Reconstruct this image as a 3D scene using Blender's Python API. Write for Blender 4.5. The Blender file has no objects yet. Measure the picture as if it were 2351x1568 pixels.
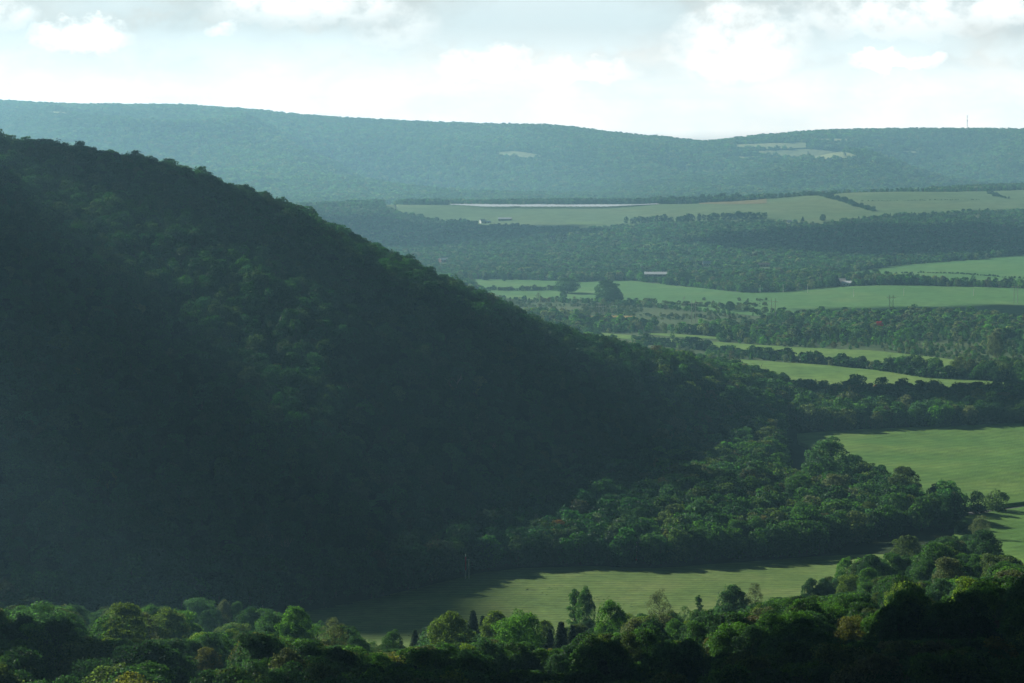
import bpy, math, random
import numpy as np
from mathutils import Vector

rnd = random.Random(7)
rng = np.random.default_rng(11)
sc = bpy.context.scene

# ------------------------------------------------------------------ camera
FD = 5531.0                      # focal length in units of a 2351-wide frame
HC = 215.0                       # camera height above the valley floor
PITCH = math.atan((784 - 298) / FD)
cam_d = bpy.data.cameras.new("camera")
cam_d.sensor_width = 36.0
cam_d.lens = 36.0 * FD / 2351.0
cam_d.clip_start = 1.0
cam_d.clip_end = 60000.0
cam = bpy.data.objects.new("camera", cam_d)
cam.location = (0, 0, HC)
cam.rotation_euler = (math.pi / 2 - PITCH, 0, 0)
sc.collection.objects.link(cam)
sc.camera = cam

# ------------------------------------------------------------------ light
SUN_EL = math.radians(26.0)
SUN_AZ = math.radians(-50.0)     # measured from +Y (view direction), negative = left
SUN_DIR = Vector((math.sin(SUN_AZ) * math.cos(SUN_EL), math.cos(SUN_AZ) * math.cos(SUN_EL), math.sin(SUN_EL)))
sl = bpy.data.lights.new("sun", 'SUN')
sl.energy = 5.0
sl.angle = math.radians(0.5)
sl.color = (1.0, 0.95, 0.82)
so = bpy.data.objects.new("sun", sl)
so.rotation_euler = (-SUN_DIR).to_track_quat('-Z', 'Y').to_euler()
so.location = SUN_DIR * 3000
sc.collection.objects.link(so)

w = bpy.data.worlds.new("World"); sc.world = w; w.use_nodes = True
nt = w.node_tree; nt.nodes.clear()
def wn(t, **k):
    n = nt.nodes.new(t)
    for a, b in k.items(): setattr(n, a, b)
    return n
def wmath(op, a, b=None, c=None, clamp=False):
    n = wn('ShaderNodeMath', operation=op, use_clamp=clamp)
    for i, v in enumerate((a, b, c)):
        if v is None: continue
        if isinstance(v, (int, float)): n.inputs[i].default_value = v
        else: nt.links.new(v, n.inputs[i])
    return n.outputs[0]
sky = wn('ShaderNodeTexSky', sky_type='NISHITA', sun_disc=False)
sky.sun_elevation = SUN_EL; sky.sun_rotation = SUN_AZ
sky.altitude = 300; sky.air_density = 1.0; sky.dust_density = 1.2; sky.ozone_density = 2.0
tc = wn('ShaderNodeTexCoord')
sx = wn('ShaderNodeSeparateXYZ'); nt.links.new(tc.outputs['Generated'], sx.inputs[0])
az = wmath('ARCTAN2', sx.outputs[0], sx.outputs[1])
el = wmath('ARCSINE', sx.outputs[2])
cu = wmath('MULTIPLY_ADD', az, FD / 1000.0, 1.1755)      # 0..2.351 over the frame
cv = wmath('MULTIPLY_ADD', el, -FD / 1000.0, 0.298)      # 0 at top, .298 horizon
def comb(a, b, z=0.0):
    n = wn('ShaderNodeCombineXYZ')
    for i, v in enumerate((a, b, z)):
        if isinstance(v, (int, float)): n.inputs[i].default_value = v
        else: nt.links.new(v, n.inputs[i])
    return n.outputs[0]
def noise(vec, scale, detail=8, rough=0.55, dist=0.0):
    n = wn('ShaderNodeTexNoise'); nt.links.new(vec, n.inputs['Vector'])
    n.inputs['Scale'].default_value = scale; n.inputs['Detail'].default_value = detail
    n.inputs['Roughness'].default_value = rough; n.inputs['Distortion'].default_value = dist
    return n.outputs['Fac']
puff = noise(comb(cu, wmath('MULTIPLY', cv, 1.7), 3.3), 6.0, 9, 0.6, 0.3)
broad = noise(comb(cu, wmath('MULTIPLY', cv, 4.0), 9.1), 2.6, 4, 0.5)
fine = noise(comb(cu, wmath('MULTIPLY', cv, 1.3), 5.7), 17.0, 8, 0.62)
# warp the lookup of the big masses so that their edges billow
wu = wmath('ADD', cu, wmath('MULTIPLY', wmath('SUBTRACT', puff, 0.5), 0.16))
wv = wmath('ADD', cv, wmath('MULTIPLY', wmath('SUBTRACT', fine, 0.5), 0.10))
def blob(u0, v0, ru, rv, amp):
    a = wmath('DIVIDE', wmath('SUBTRACT', wu, u0), ru)
    b = wmath('DIVIDE', wmath('SUBTRACT', wv, v0), rv)
    d = wmath('ADD', wmath('MULTIPLY', a, a), wmath('MULTIPLY', b, b))
    e = wmath('SUBTRACT', 1.0, d, clamp=True)
    return wmath('MULTIPLY', e, amp)
def total(l):
    s = l[0]
    for x in l[1:]: s = wmath('ADD', s, x)
    return s
# bright cumulus heads
heads = total([blob(.205, .085, .12, .045, 1.5), blob(.05, .04, .07, .04, .8), blob(.68, .01, .24, .06, 1.1),
               blob(.52, .07, .04, .02, .9), blob(1.12, .15, .12, .045, .9), blob(1.33, .165, .14, .035, .6),
               blob(1.68, .10, .17, .10, 1.1), blob(2.05, .04, .30, .06, 1.0), blob(2.03, .145, .11, .025, 1.2),
               blob(2.3, .02, .12, .05, .9), blob(.9, .06, .12, .06, .5)])
# grey-blue shadowed cloud bases
bases = total([blob(.50, .10, .36, .055, 1.0), blob(.05, .085, .16, .035, .9), blob(1.27, .05, .36, .09, 1.5),
               blob(.9, .10, .25, .045, .6), blob(2.02, .105, .24, .05, 1.2), blob(2.34, .12, .1, .04, .7),
               blob(.28, .02, .16, .03, .6)])
hb = wmath('MULTIPLY', heads, wmath('MULTIPLY_ADD', fine, 3.4, -0.95, clamp=False))
hb = wmath('SMOOTH_MIN', wmath('MAXIMUM', hb, 0.0), 1.0, 0.2)
bb = wmath('MINIMUM', wmath('MULTIPLY', bases, wmath('MULTIPLY_ADD', puff, 1.6, 0.2)), 1.0)
veil = wmath('MULTIPLY_ADD', broad, 1.3, -0.15, clamp=True)
# veil thickens to the horizon
hz = wmath('SUBTRACT', 1.55, wmath('MULTIPLY', el, 12.0), clamp=True)
def mixc(f, a, b):
    n = wn('ShaderNodeMix', data_type='RGBA')
    for sock, v in ((n.inputs['Factor'], f), (n.inputs['A'], a), (n.inputs['B'], b)):
        if isinstance(v, (int, float)): sock.default_value = v
        elif isinstance(v, tuple): sock.default_value = (*v, 1)
        else: nt.links.new(v, sock)
    return n.outputs['Result']
SKY_K = 0.05
skm = wn('ShaderNodeVectorMath', operation='SCALE'); nt.links.new(sky.outputs[0], skm.inputs[0]); skm.inputs['Scale'].default_value = SKY_K
CW, CB, CV = (1.78, 1.74, 1.68), (1.14, 1.26, 1.27), (1.36, 1.33, 1.27)
veil_f = wmath('MULTIPLY', hz, wmath('MULTIPLY_ADD', veil, 0.35, 0.62), clamp=True)
low_tone = mixc(wmath('MULTIPLY_ADD', puff, 3.0, -1.05, clamp=True), (1.14, 1.22, 1.23), CV)
c1 = mixc(veil_f, skm.outputs[0], low_tone)
low = wmath('MULTIPLY', wmath('SUBTRACT', 0.20, el), 8.0, clamp=True)
c2 = mixc(wmath('MULTIPLY', wmath('MULTIPLY', bb, 0.85), low), c1, CB)
c3 = mixc(wmath('MULTIPLY', hb, low), c2, CW)
# the cloud sheet is bright towards the sun and dull away from it
toward = wmath('COSINE', wmath('SUBTRACT', az, SUN_AZ))
side = wmath('MINIMUM', wmath('MULTIPLY_ADD', wmath('MAXIMUM', toward, 0.0), 2.4, 0.18), 1.0)
side = wmath('MULTIPLY', side, wmath('MINIMUM', wmath('MAXIMUM', wmath('DIVIDE', 0.0265, wmath('ADD', wmath('MAXIMUM', el, 0.0), 0.0023)), 0.60), 1.80))
# nothing shines from under the horizon
side = wmath('MULTIPLY', side, wmath('MULTIPLY_ADD', el, 60.0, 1.0, clamp=True))
lit = wn('ShaderNodeVectorMath', operation='SCALE'); warm = mixc(wmath('MULTIPLY', el, 22.0, clamp=True), (1.14, 0.98, 0.90), (0.93, 0.97, 0.98))
wm_ = wn('ShaderNodeVectorMath', operation='MULTIPLY'); nt.links.new(c3, wm_.inputs[0]); nt.links.new(warm, wm_.inputs[1]); nt.links.new(wm_.outputs[0], lit.inputs[0]); nt.links.new(side, lit.inputs['Scale'])
bg = wn('ShaderNodeBackground'); nt.links.new(lit.outputs[0], bg.inputs['Color']); bg.inputs['Strength'].default_value = 1.0
wo = wn('ShaderNodeOutputWorld'); nt.links.new(bg.outputs[0], wo.inputs['Surface'])

sc.view_settings.view_transform = 'Standard'
sc.view_settings.look = 'None'
sc.view_settings.exposure = 0.6
sc.view_settings.gamma = 1.0
sc.render.engine = 'CYCLES'
cy = sc.cycles
cy.use_denoising = True
cy.max_bounces = 5; cy.diffuse_bounces = 2; cy.glossy_bounces = 1; cy.transmission_bounces = 2
cy.volume_bounces = 0; cy.transparent_max_bounces = 4
cy.caustics_reflective = False; cy.caustics_refractive = False
cy.sample_clamp_indirect = 4.0

# ------------------------------------------------------------------ helpers
def col_link(o, parent=None):
    sc.collection.objects.link(o)
    if parent is not None: o.parent = parent
    return o
def tag(o, label=None, cat=None, group=None, kind=None):
    if label: o['label'] = label
    if cat: o['category'] = cat
    if group: o['group'] = group
    if kind: o['kind'] = kind
    return o
def mesh_from(name, V, F, mats=(), mi=None, smooth=False):
    """V (n,3) array; F (m,k) int array or list of such arrays"""
    me = bpy.data.meshes.new(name)
    V = np.asarray(V, dtype=np.float32)
    Fs = [np.asarray(f, dtype=np.int32) for f in (F if isinstance(F, list) else [F])]
    Fs = [f for f in Fs if len(f)]
    loops = np.concatenate([f.ravel() for f in Fs])
    tot = np.concatenate([np.full(len(f), f.shape[1], dtype=np.int32) for f in Fs])
    start = np.concatenate([[0], np.cumsum(tot)[:-1]]).astype(np.int32)
    me.vertices.add(len(V)); me.vertices.foreach_set('co', V.ravel())
    me.loops.add(len(loops)); me.loops.foreach_set('vertex_index', loops)
    me.polygons.add(len(tot)); me.polygons.foreach_set('loop_start', start)
    try: me.polygons.foreach_set('loop_total', tot)
    except Exception: pass
    for m in mats: me.materials.append(m)
    if mi is not None: me.polygons.foreach_set('material_index', np.asarray(mi, dtype=np.int32))
    me.polygons.foreach_set('use_smooth', np.full(len(tot), smooth))
    me.update(calc_edges=True)
    return me
class MB:
    """collects simple solids into one mesh"""
    def __init__(s): s.V = []; s.Q = []; s.T = []; s.n = 0
    def add(s, V, Q=(), T=()):
        s.V.append(np.asarray(V, float).reshape(-1, 3))
        if len(Q): s.Q.append(np.asarray(Q) + s.n)
        if len(T): s.T.append(np.asarray(T) + s.n)
        s.n += len(s.V[-1]); return s
    def box(s, c, size, rz=0.0):
        c = np.asarray(c, float); h = np.asarray(size, float) / 2
        P = np.array([(a, b, d) for a in (-1, 1) for b in (-1, 1) for d in (-1, 1)]) * h
        ca, sa = math.cos(rz), math.sin(rz)
        P = np.stack([P[:, 0] * ca - P[:, 1] * sa, P[:, 0] * sa + P[:, 1] * ca, P[:, 2]], 1) + c
        return s.add(P, [(0, 1, 3, 2), (4, 6, 7, 5), (0, 4, 5, 1), (2, 3, 7, 6), (0, 2, 6, 4), (1, 5, 7, 3)])
    def tube(s, pts, rad, n=6):
        pts = [np.asarray(p, float) for p in pts]; V = []
        for i, p in enumerate(pts):
            t = pts[min(i + 1, len(pts) - 1)] - pts[max(i - 1, 0)]; t = t / (np.linalg.norm(t) + 1e-9)
            u = np.cross(t, (0.31, 0.95, 0.05)); u /= np.linalg.norm(u) + 1e-9; v = np.cross(t, u)
            for k in range(n):
                a = 2 * math.pi * k / n
                V.append(p + rad[i] * (u * math.cos(a) + v * math.sin(a)))
        Q = [(i * n + k, i * n + (k + 1) % n, (i + 1) * n + (k + 1) % n, (i + 1) * n + k) for i in range(len(pts) - 1) for k in range(n)]
        return s.add(V, Q)
    def build(s, name, mat, parent=None, smooth=False):
        V = np.concatenate(s.V); F = []
        if s.Q: F.append(np.concatenate(s.Q))
        if s.T: F.append(np.concatenate(s.T))
        o = bpy.data.objects.new(name, mesh_from(name, V, F, [mat], smooth=smooth))
        return col_link(o, parent)
def empty(name, loc, rz=0.0):
    o = bpy.data.objects.new(name, None); o.location = loc; o.rotation_euler = (0, 0, rz); o.empty_display_size = 1.0
    return col_link(o)

def vnoise(x, y, seed=0):
    xi = np.floor(x).astype(np.int64); yi = np.floor(y).astype(np.int64)
    fx = x - xi; fy = y - yi
    fx = fx * fx * (3 - 2 * fx); fy = fy * fy * (3 - 2 * fy)
    def h(a, b):
        n = (a * 374761393 + b * 668265263 + seed * 974711) & 0xffffffff
        n = ((n ^ (n >> 13)) * 1274126177) & 0xffffffff
        n = n ^ (n >> 16)
        return (n & 0xffff) / 65535.0 * 2 - 1
    return (h(xi, yi) * (1 - fx) + h(xi + 1, yi) * fx) * (1 - fy) + (h(xi, yi + 1) * (1 - fx) + h(xi + 1, yi + 1) * fx) * fy
def fbm(x, y, wl, octv=4, seed=0, gain=0.5):
    s = 0; a = 1.0; t = 0
    for o in range(octv):
        s = s + a * vnoise(x / wl * 2 ** o, y / wl * 2 ** o, seed + o * 17); t += a; a *= gain
    return s / t

# ------------------------------------------------------------------ picture <-> place
cP, sP = math.cos(PITCH), math.sin(PITCH)
def ray(U, V):
    """x/y and (z-HC)/y along the sight line through (U,V)"""
    a = (np.asarray(U, float) - 1175.5) / FD; b = (np.asarray(V, float) - 784.0) / FD
    dy = cP - b * sP
    return a / dy, (-sP - b * cP) / dy
def project(x, y, z):
    f = y * cP - (z - HC) * sP; up = y * sP + (z - HC) * cP
    return 1175.5 + FD * x / f, 784.0 - FD * up / f

# terrain: a loft through lines drawn across the land, nearest first; (U, distance, V or None, z)
def L(*pts): return pts
def v(U, d, V): th, sl_ = ray(U, V); return (float(th), d, HC + d * float(sl_))
def g(U, d, z): return (float(ray(U, 800)[0]), d, z)
XS = (-600, 0, 400, 740, 1000, 1250, 1500, 1850, 2100, 2351, 2950)
def flat(d, zs):
    if isinstance(zs, (int, float)): zs = [zs] * len(XS)
    return [g(U, d, z) for U, z in zip(XS, zs)]
lines = [
    flat(30, 207), flat(350, 100),
    flat(600, [66, 63, 62, 62, 60, 60, 62, 66, 68, 70, 74]),
    flat(750, [50, 44, 42, 42, 40, 40, 42, 46, 50, 52, 56]),
    flat(900, [30, 20, 16, 16, 16, 16, 18, 24, 28, 30, 34]),
    [g(-600, 935, 12), g(0, 940, 8), g(400, 960, 6), g(740, 1000, 3), g(1000, 1000, 2), g(1250, 1000, 2), g(1500, 1000, 3), g(1850, 1000, 9), g(2100, 1000, 17), g(2351, 1000, 20), g(2950, 1000, 24)],
    [g(-600, 965, 10), g(0, 980, 4), g(400, 1025, 3), v(740, 1084, 1400), v(1000, 1136, 1345), v(1200, 1179, 1305),
     v(1500, 1179, 1306), v(1890, 1213, 1280), g(2100, 1260, 3), g(2351, 1270, 1), g(2950, 1270, 2)],
    [g(-600, 1000, 16), g(0, 1010, 9), g(400, 1055, 6), g(740, 1105, 4), g(1000, 1165, 2), g(1250, 1300, 4), g(1500, 1480, 2),
     g(1850, 1650, 0), g(2100, 1660, 0), g(2351, 1660, -1), g(2950, 1660, 0)],
    [g(-600, 1820, 310), v(0, 1700, 350), v(200, 1690, 384), v(400, 1680, 420), v(470, 1670, 443), v(600, 1660, 486),
     v(700, 1650, 536), v(850, 1630, 606), v(1000, 1600, 672), v(1100, 1600, 716), v(1250, 1610, 788), v(1350, 1630, 828),
     v(1500, 1660, 864), v(1600, 1700, 892), v(1700, 1730, 918), v(1850, 1780, 960), g(2100, 1800, 2), g(2351, 1800, 3), g(2950, 1800, 6)],
    flat(2080, [190, 130, 90, 55, 25, 12, 4, 0, 0, 0, 2]),
    flat(2400, [60, 40, 20, 8, 0, 0, 0, 0, 0, 0, 1]),
    flat(2900, [10, 5, 0, 0, 0, 0, 0, 0, 0, 1, 3]),
    flat(3450, [10, 5, 2, 2, 2, 2, 1, 3, 5, 7, 12]),
    [g(-600, 3950, 10), g(0, 3950, 5), v(950, 3950, 600), v(1500, 3950, 586), v(1900, 3950, 590), v(2100, 3950, 592), v(2351, 3950, 582), v(2950, 3950, 560)],
    [g(-600, 4600, 20), v(0, 4600, 545), v(950, 4600, 540), v(1200, 4600, 522), v(1500, 4600, 515), v(1900, 4600, 510), v(2100, 4600, 500), v(2351, 4600, 498), v(2950, 4600, 480)],
    [v(-600, 5100, 490), v(600, 5100, 482), v(900, 5100, 471), v(1500, 5100, 469), v(1600, 5100, 467), v(1700, 5100, 461), v(1800, 5100, 453), v(1860, 5100, 449), v(1960, 5100, 442), v(2351, 5100, 436), v(2950, 5100, 418)],
    [v(-600, 5350, 488), v(600, 5350, 484), v(900, 5350, 475), v(1500, 5350, 473), v(1860, 5350, 455), v(1960, 5350, 443), v(2200, 5350, 438), v(2351, 5350, 432), v(2950, 5350, 405)],
    flat(6200, 8),
    flat(7000, 20),
    [v(-600, 8200, 345), v(0, 8200, 345), v(300, 8200, 335), v(500, 8200, 345), v(700, 8200, 368), v(900, 8200, 392), v(1100, 8200, 408), v(1300, 8200, 398), v(1500, 8200, 385), v(1900, 8200, 372), v(2351, 8200, 360), v(2950, 8200, 350)],
    [v(-600, 9600, 228), v(0, 9600, 240), v(170, 9500, 247), v(400, 9500, 250), v(600, 9500, 263), v(800, 9500, 280), v(1000, 9500, 290),
     v(1100, 9500, 294), v(1250, 9500, 296), v(1330, 9500, 304), v(1400, 9500, 314), v(1500, 9500, 323), v(1560, 9400, 327), v(1615, 9300, 336),
     v(1650, 9300, 330), v(1750, 9300, 319), v(1850, 9300, 313), v(1950, 9300, 308), v(2100, 9300, 306), v(2351, 9300, 308), v(2950, 9400, 300)],
    flat(10800, 60),
    [v(-600, 12500, 330), v(1200, 12500, 318), v(1380, 12500, 309), v(1470, 12500, 317), v(1600, 12500, 333), v(1700, 12500, 342), v(2950, 12500, 340)],
    flat(16000, 60),
]
def pchip(xk, yk, xq):
    h = np.diff(xk); dl = np.diff(yk) / h
    m = np.zeros_like(yk)
    for i in range(1, len(xk) - 1):
        if dl[i - 1] * dl[i] > 0:
            w1 = 2 * h[i] + h[i - 1]; w2 = h[i] + 2 * h[i - 1]
            m[i] = (w1 + w2) / (w1 / dl[i - 1] + w2 / dl[i])
    m[0] = dl[0]; m[-1] = dl[-1]
    i = np.clip(np.searchsorted(xk, xq) - 1, 0, len(h) - 1)
    t = (xq - xk[i]) / h[i]; t2 = t * t; t3 = t2 * t
    return (2 * t3 - 3 * t2 + 1) * yk[i] + (t3 - 2 * t2 + t) * h[i] * m[i] + (-2 * t3 + 3 * t2) * yk[i + 1] + (t3 - t2) * h[i] * m[i + 1]
YG = np.exp(np.linspace(math.log(30), math.log(16000), 1100)); LY0 = math.log(30); LYS = (math.log(16000) - LY0) / 1099
TG = np.linspace(-0.5, 0.5, 1001)
Z = np.zeros((len(YG), len(TG)))
nodes = []
for ln in lines:
    a = np.array(ln); nodes.append((np.interp(TG, a[:, 0], a[:, 1]), np.interp(TG, a[:, 0], a[:, 2])))
# soften kinks across the view
ker = np.hanning(25); ker /= ker.sum()
def sm(a): return np.convolve(np.pad(a, 12, mode='edge'), ker, mode='valid')
DK = np.array([sm(n[0]) for n in nodes]); ZK = np.array([sm(n[1]) for n in nodes])
for j in range(len(TG)):
    Z[:, j] = pchip(DK[:, j], ZK[:, j], YG)
XX = TG[None, :] * YG[:, None]; YY = np.repeat(YG[:, None], len(TG), 1)
def ss(a, b, x): t = np.clip((x - a) / (b - a), 0, 1); return t * t * (3 - 2 * t)
slope_w = np.clip((Z - 12) / 40, 0, 1)
Z += fbm(XX, YY, 70, 3, 1) * (0.9 + 4.0 * slope_w * ss(400, 700, YY) * (1 - ss(2300, 3000, YY)))
Z += fbm(XX, YY, 120, 2, 5) * 3.4 * ss(1350, 1450, YY) * (1 - ss(1650, 1750, YY)) * ss(0.09, 0.13, TG[None, :])
Z += 9.0 * np.exp(-((YY - 1330) / 75) ** 2 - ((TG[None, :] - 0.075) / 0.055) ** 2)
farw = ss(6600, 7600, YY) * (1 - ss(8500, 9150, YY))
rid = 1 - np.abs(fbm(XX + 0.35 * YY, YY * 0.55, 850, 3, 31))
Z += (rid - 0.72) * 300 * farw * np.clip((Z - 10) / 60, 0, 1)
Z += fbm(XX, YY, 400, 3, 9) * 6 * ss(6400, 7400, YY)
def ground(x, y):
    x = np.asarray(x, float); y = np.maximum(np.asarray(y, float), 30.5)
    fi = np.clip((np.log(y) - LY0) / LYS, 0, len(YG) - 1.001); fj = np.clip((x / y + 0.5) * 1000, 0, len(TG) - 1.001)
    i = fi.astype(int); j = fj.astype(int); a = fi - i; b = fj - j
    return (Z[i, j] * (1 - a) + Z[i + 1, j] * a) * (1 - b) + (Z[i, j + 1] * (1 - a) + Z[i + 1, j + 1] * a) * b
def land(U, V, ymin=450.0, ymax=15000.0):
    """where the sight line through (U,V) meets the ground"""
    U = np.atleast_1d(np.asarray(U, float)); V = np.atleast_1d(np.asarray(V, float))
    th, slp = ray(U, V)
    ys = YG[(YG >= ymin) & (YG <= ymax)]
    G = ground(th[:, None] * ys[None, :], np.repeat(ys[None, :], len(U), 0))
    D = G - (HC + slp[:, None] * ys[None, :])
    hit = D > 0; k = np.argmax(hit, 1); k = np.where(hit.any(1), k, len(ys) - 1)
    k0 = np.maximum(k - 1, 0); r = np.arange(len(U))
    d0 = D[r, k0]; d1 = D[r, k]; t = np.where(np.abs(d1 - d0) > 1e-6, -d0 / np.where(np.abs(d1 - d0) > 1e-6, d1 - d0, 1), 0)
    y = ys[k0] + np.clip(t, 0, 1) * (ys[k] - ys[k0])
    x = th * y
    return x, y, ground(x, y)
def at(U, V, **k):
    x, y, z = land(U, V, **k); return float(x[0]), float(y[0]), float(z[0])
# how high the ground in front reaches, for leaving out what nothing can see
HZ = np.maximum.accumulate((Z - HC) / YG[:, None], axis=0)
def seen(x, y, ztop, margin=0.0035):
    yy = y * 0.985
    fi = np.clip((np.log(yy) - LY0) / LYS, 0, len(YG) - 1).astype(int); fj = np.clip((x / y + 0.5) * 1000, 0, len(TG) - 1).astype(int)
    return (ztop - HC) / y > HZ[fi, fj] - margin

# ------------------------------------------------------------------ materials
def mat(name):
    m = bpy.data.materials.new(name); m.use_nodes = True; m.node_tree.nodes.clear(); return m, m.node_tree
def N(t, kind, **k):
    n = t.nodes.new(kind)
    for a, b in k.items(): setattr(n, a, b)
    return n
def plain(name, col, rough=0.7, metal=0.0, nscale=0.0, namt=0.25, spec=0.3):
    m, t = mat(name); b = N(t, 'ShaderNodeBsdfPrincipled'); o = N(t, 'ShaderNodeOutputMaterial')
    b.inputs['Roughness'].default_value = rough; b.inputs['Metallic'].default_value = metal
    b.inputs['Specular IOR Level'].default_value = spec
    if nscale:
        c = N(t, 'ShaderNodeTexCoord'); n = N(t, 'ShaderNodeTexNoise'); n.inputs['Scale'].default_value = nscale; n.inputs['Detail'].default_value = 5
        t.links.new(c.outputs['Object'], n.inputs['Vector'])
        r = N(t, 'ShaderNodeValToRGB'); r.color_ramp.elements[0].position = 0.3; r.color_ramp.elements[1].position = 0.7
        r.color_ramp.elements[0].color = (*[x * (1 - namt) for x in col], 1); r.color_ramp.elements[1].color = (*[min(1, x * (1 + namt)) for x in col], 1)
        t.links.new(n.outputs['Fac'], r.inputs['Fac']); t.links.new(r.outputs['Color'], b.inputs['Base Color'])
    else: b.inputs['Base Color'].default_value = (*col, 1)
    t.links.new(b.outputs[0], o.inputs['Surface']); return m
def leaf_mat():
    """tint comes from the object's colour (single trees) or the instance's tint (woods)"""
    m, t = mat('foliage'); out = N(t, 'ShaderNodeOutputMaterial')
    oi = N(t, 'ShaderNodeObjectInfo'); at_ = N(t, 'ShaderNodeAttribute', attribute_type='INSTANCER', attribute_name='tint')
    ad = N(t, 'ShaderNodeMix', data_type='RGBA', blend_type='ADD'); ad.inputs['Factor'].default_value = 1
    t.links.new(oi.outputs['Color'], ad.inputs['A']); t.links.new(at_.outputs['Color'], ad.inputs['B'])
    la = N(t, 'ShaderNodeAttribute', attribute_name='leaf')
    h = N(t, 'ShaderNodeHueSaturation')
    t.links.new(ad.outputs['Result'], h.inputs['Color'])
    mr = N(t, 'ShaderNodeMapRange'); mr.inputs['To Min'].default_value = 0.55; mr.inputs['To Max'].default_value = 1.55
    t.links.new(la.outputs['Fac'], mr.inputs['Value']); t.links.new(mr.outputs[0], h.inputs['Value'])
    mh = N(t, 'ShaderNodeMapRange'); mh.inputs['To Min'].default_value = 0.515; mh.inputs['To Max'].default_value = 0.485
    t.links.new(la.outputs['Fac'], mh.inputs['Value']); t.links.new(mh.outputs[0], h.inputs['Hue'])
    d = N(t, 'ShaderNodeBsdfDiffuse'); tr = N(t, 'ShaderNodeBsdfTranslucent'); gl = N(t, 'ShaderNodeBsdfGlossy')
    gl.inputs['Roughness'].default_value = 0.5; gl.inputs['Color'].default_value = (0.8, 0.9, 0.85, 1)
    t.links.new(h.outputs[0], d.inputs['Color'])
    warm = N(t, 'ShaderNodeMix', data_type='RGBA', blend_type='MULTIPLY'); warm.inputs['Factor'].default_value = 1
    warm.inputs['B'].default_value = (1.7, 1.9, 0.8, 1); t.links.new(h.outputs[0], warm.inputs['A']); t.links.new(warm.outputs['Result'], tr.inputs['Color'])
    m1 = N(t, 'ShaderNodeMixShader'); m1.inputs[0].default_value = 0.48; t.links.new(d.outputs[0], m1.inputs[1]); t.links.new(tr.outputs[0], m1.inputs[2])
    m2 = N(t, 'ShaderNodeMixShader'); m2.inputs[0].default_value = 0.012; t.links.new(m1.outputs[0], m2.inputs[1]); t.links.new(gl.outputs[0], m2.inputs[2])
    t.links.new(m2.outputs[0], out.inputs['Surface']); return m
LEAF = leaf_mat()
BARK = plain('bark', (0.075, 0.065, 0.05), 0.9, nscale=2.0, namt=0.4)
PALEBARK = plain('pale_dead_bark', (0.20, 0.19, 0.165), 0.9, nscale=1.5, namt=0.3)

def earth_mat(name, cols, scales=(0.02, 0.15), rows=None, bump=0.0, rough=0.95, sheen=0.0):
    """ground cover: large and small patches of the given colours, optional sown rows (angle, pitch, strength)"""
    m, t = mat(name); out = N(t, 'ShaderNodeOutputMaterial'); b = N(t, 'ShaderNodeBsdfPrincipled')
    b.inputs['Roughness'].default_value = rough; b.inputs['Specular IOR Level'].default_value = 0.1
    ge = N(t, 'ShaderNodeNewGeometry')
    mp = N(t, 'ShaderNodeMapping'); t.links.new(ge.outputs['Position'], mp.inputs['Vector']); mp.inputs['Scale'].default_value = (1, 1, 0.0)
    n1 = N(t, 'ShaderNodeTexNoise'); n1.inputs['Scale'].default_value = scales[0]; n1.inputs['Detail'].default_value = 5; n1.inputs['Roughness'].default_value = 0.6
    n2 = N(t, 'ShaderNodeTexNoise'); n2.inputs['Scale'].default_value = scales[1]; n2.inputs['Detail'].default_value = 6; n2.inputs['Roughness'].default_value = 0.7
    t.links.new(mp.outputs[0], n1.inputs['Vector']); t.links.new(mp.outputs[0], n2.inputs['Vector'])
    r = N(t, 'ShaderNodeValToRGB'); e = r.color_ramp.elements
    e[0].position = 0.35; e[0].color = (*cols[0], 1); e[1].position = 0.66; e[1].color = (*cols[-1], 1)
    if len(cols) > 2: x = e.new(0.5); x.color = (*cols[1], 1)
    t.links.new(n1.outputs['Fac'], r.inputs['Fac'])
    mr = N(t, 'ShaderNodeMapRange'); mr.inputs['From Min'].default_value = 0.3; mr.inputs['From Max'].default_value = 0.7; mr.inputs['To Min'].default_value = 0.72; mr.inputs['To Max'].default_value = 1.28
    t.links.new(n2.outputs['Fac'], mr.inputs['Value']); val = mr.outputs[0]
    if rows:
        ang, pitch, amt = rows
        mp2 = N(t, 'ShaderNodeMapping'); mp2.inputs['Rotation'].default_value = (0, 0, ang); mp2.inputs['Scale'].default_value = (1, 1, 0)
        t.links.new(ge.outputs['Position'], mp2.inputs['Vector'])
        wv_ = N(t, 'ShaderNodeTexWave', wave_type='BANDS', bands_direction='Y'); wv_.inputs['Scale'].default_value = 0.314 / pitch
        wv_.inputs['Distortion'].default_value = 0.7; wv_.inputs['Detail'].default_value = 3; wv_.inputs['Detail Scale'].default_value = 0.02
        t.links.new(mp2.outputs[0], wv_.inputs['Vector'])
        m3 = N(t, 'ShaderNodeMapRange'); m3.inputs['To Min'].default_value = 1 - amt; m3.inputs['To Max'].default_value = 1 + amt
        t.links.new(wv_.outputs['Fac'], m3.inputs['Value'])
        mm = N(t, 'ShaderNodeMath', operation='MULTIPLY'); t.links.new(val, mm.inputs[0]); t.links.new(m3.outputs[0], mm.inputs[1]); val = mm.outputs[0]
    mx = N(t, 'ShaderNodeVectorMath', operation='SCALE'); t.links.new(r.outputs['Color'], mx.inputs[0]); t.links.new(val, mx.inputs['Scale'])
    t.links.new(mx.outputs[0], b.inputs['Base Color'])
    if bump:
        bp = N(t, 'ShaderNodeBump'); bp.inputs['Strength'].default_value = 1.0; bp.inputs['Distance'].default_value = bump
        t.links.new(val if rows else n2.outputs['Fac'], bp.inputs['Height']); t.links.new(bp.outputs[0], b.inputs['Normal'])
    t.links.new(b.outputs[0], out.inputs['Surface']); return m
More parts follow.
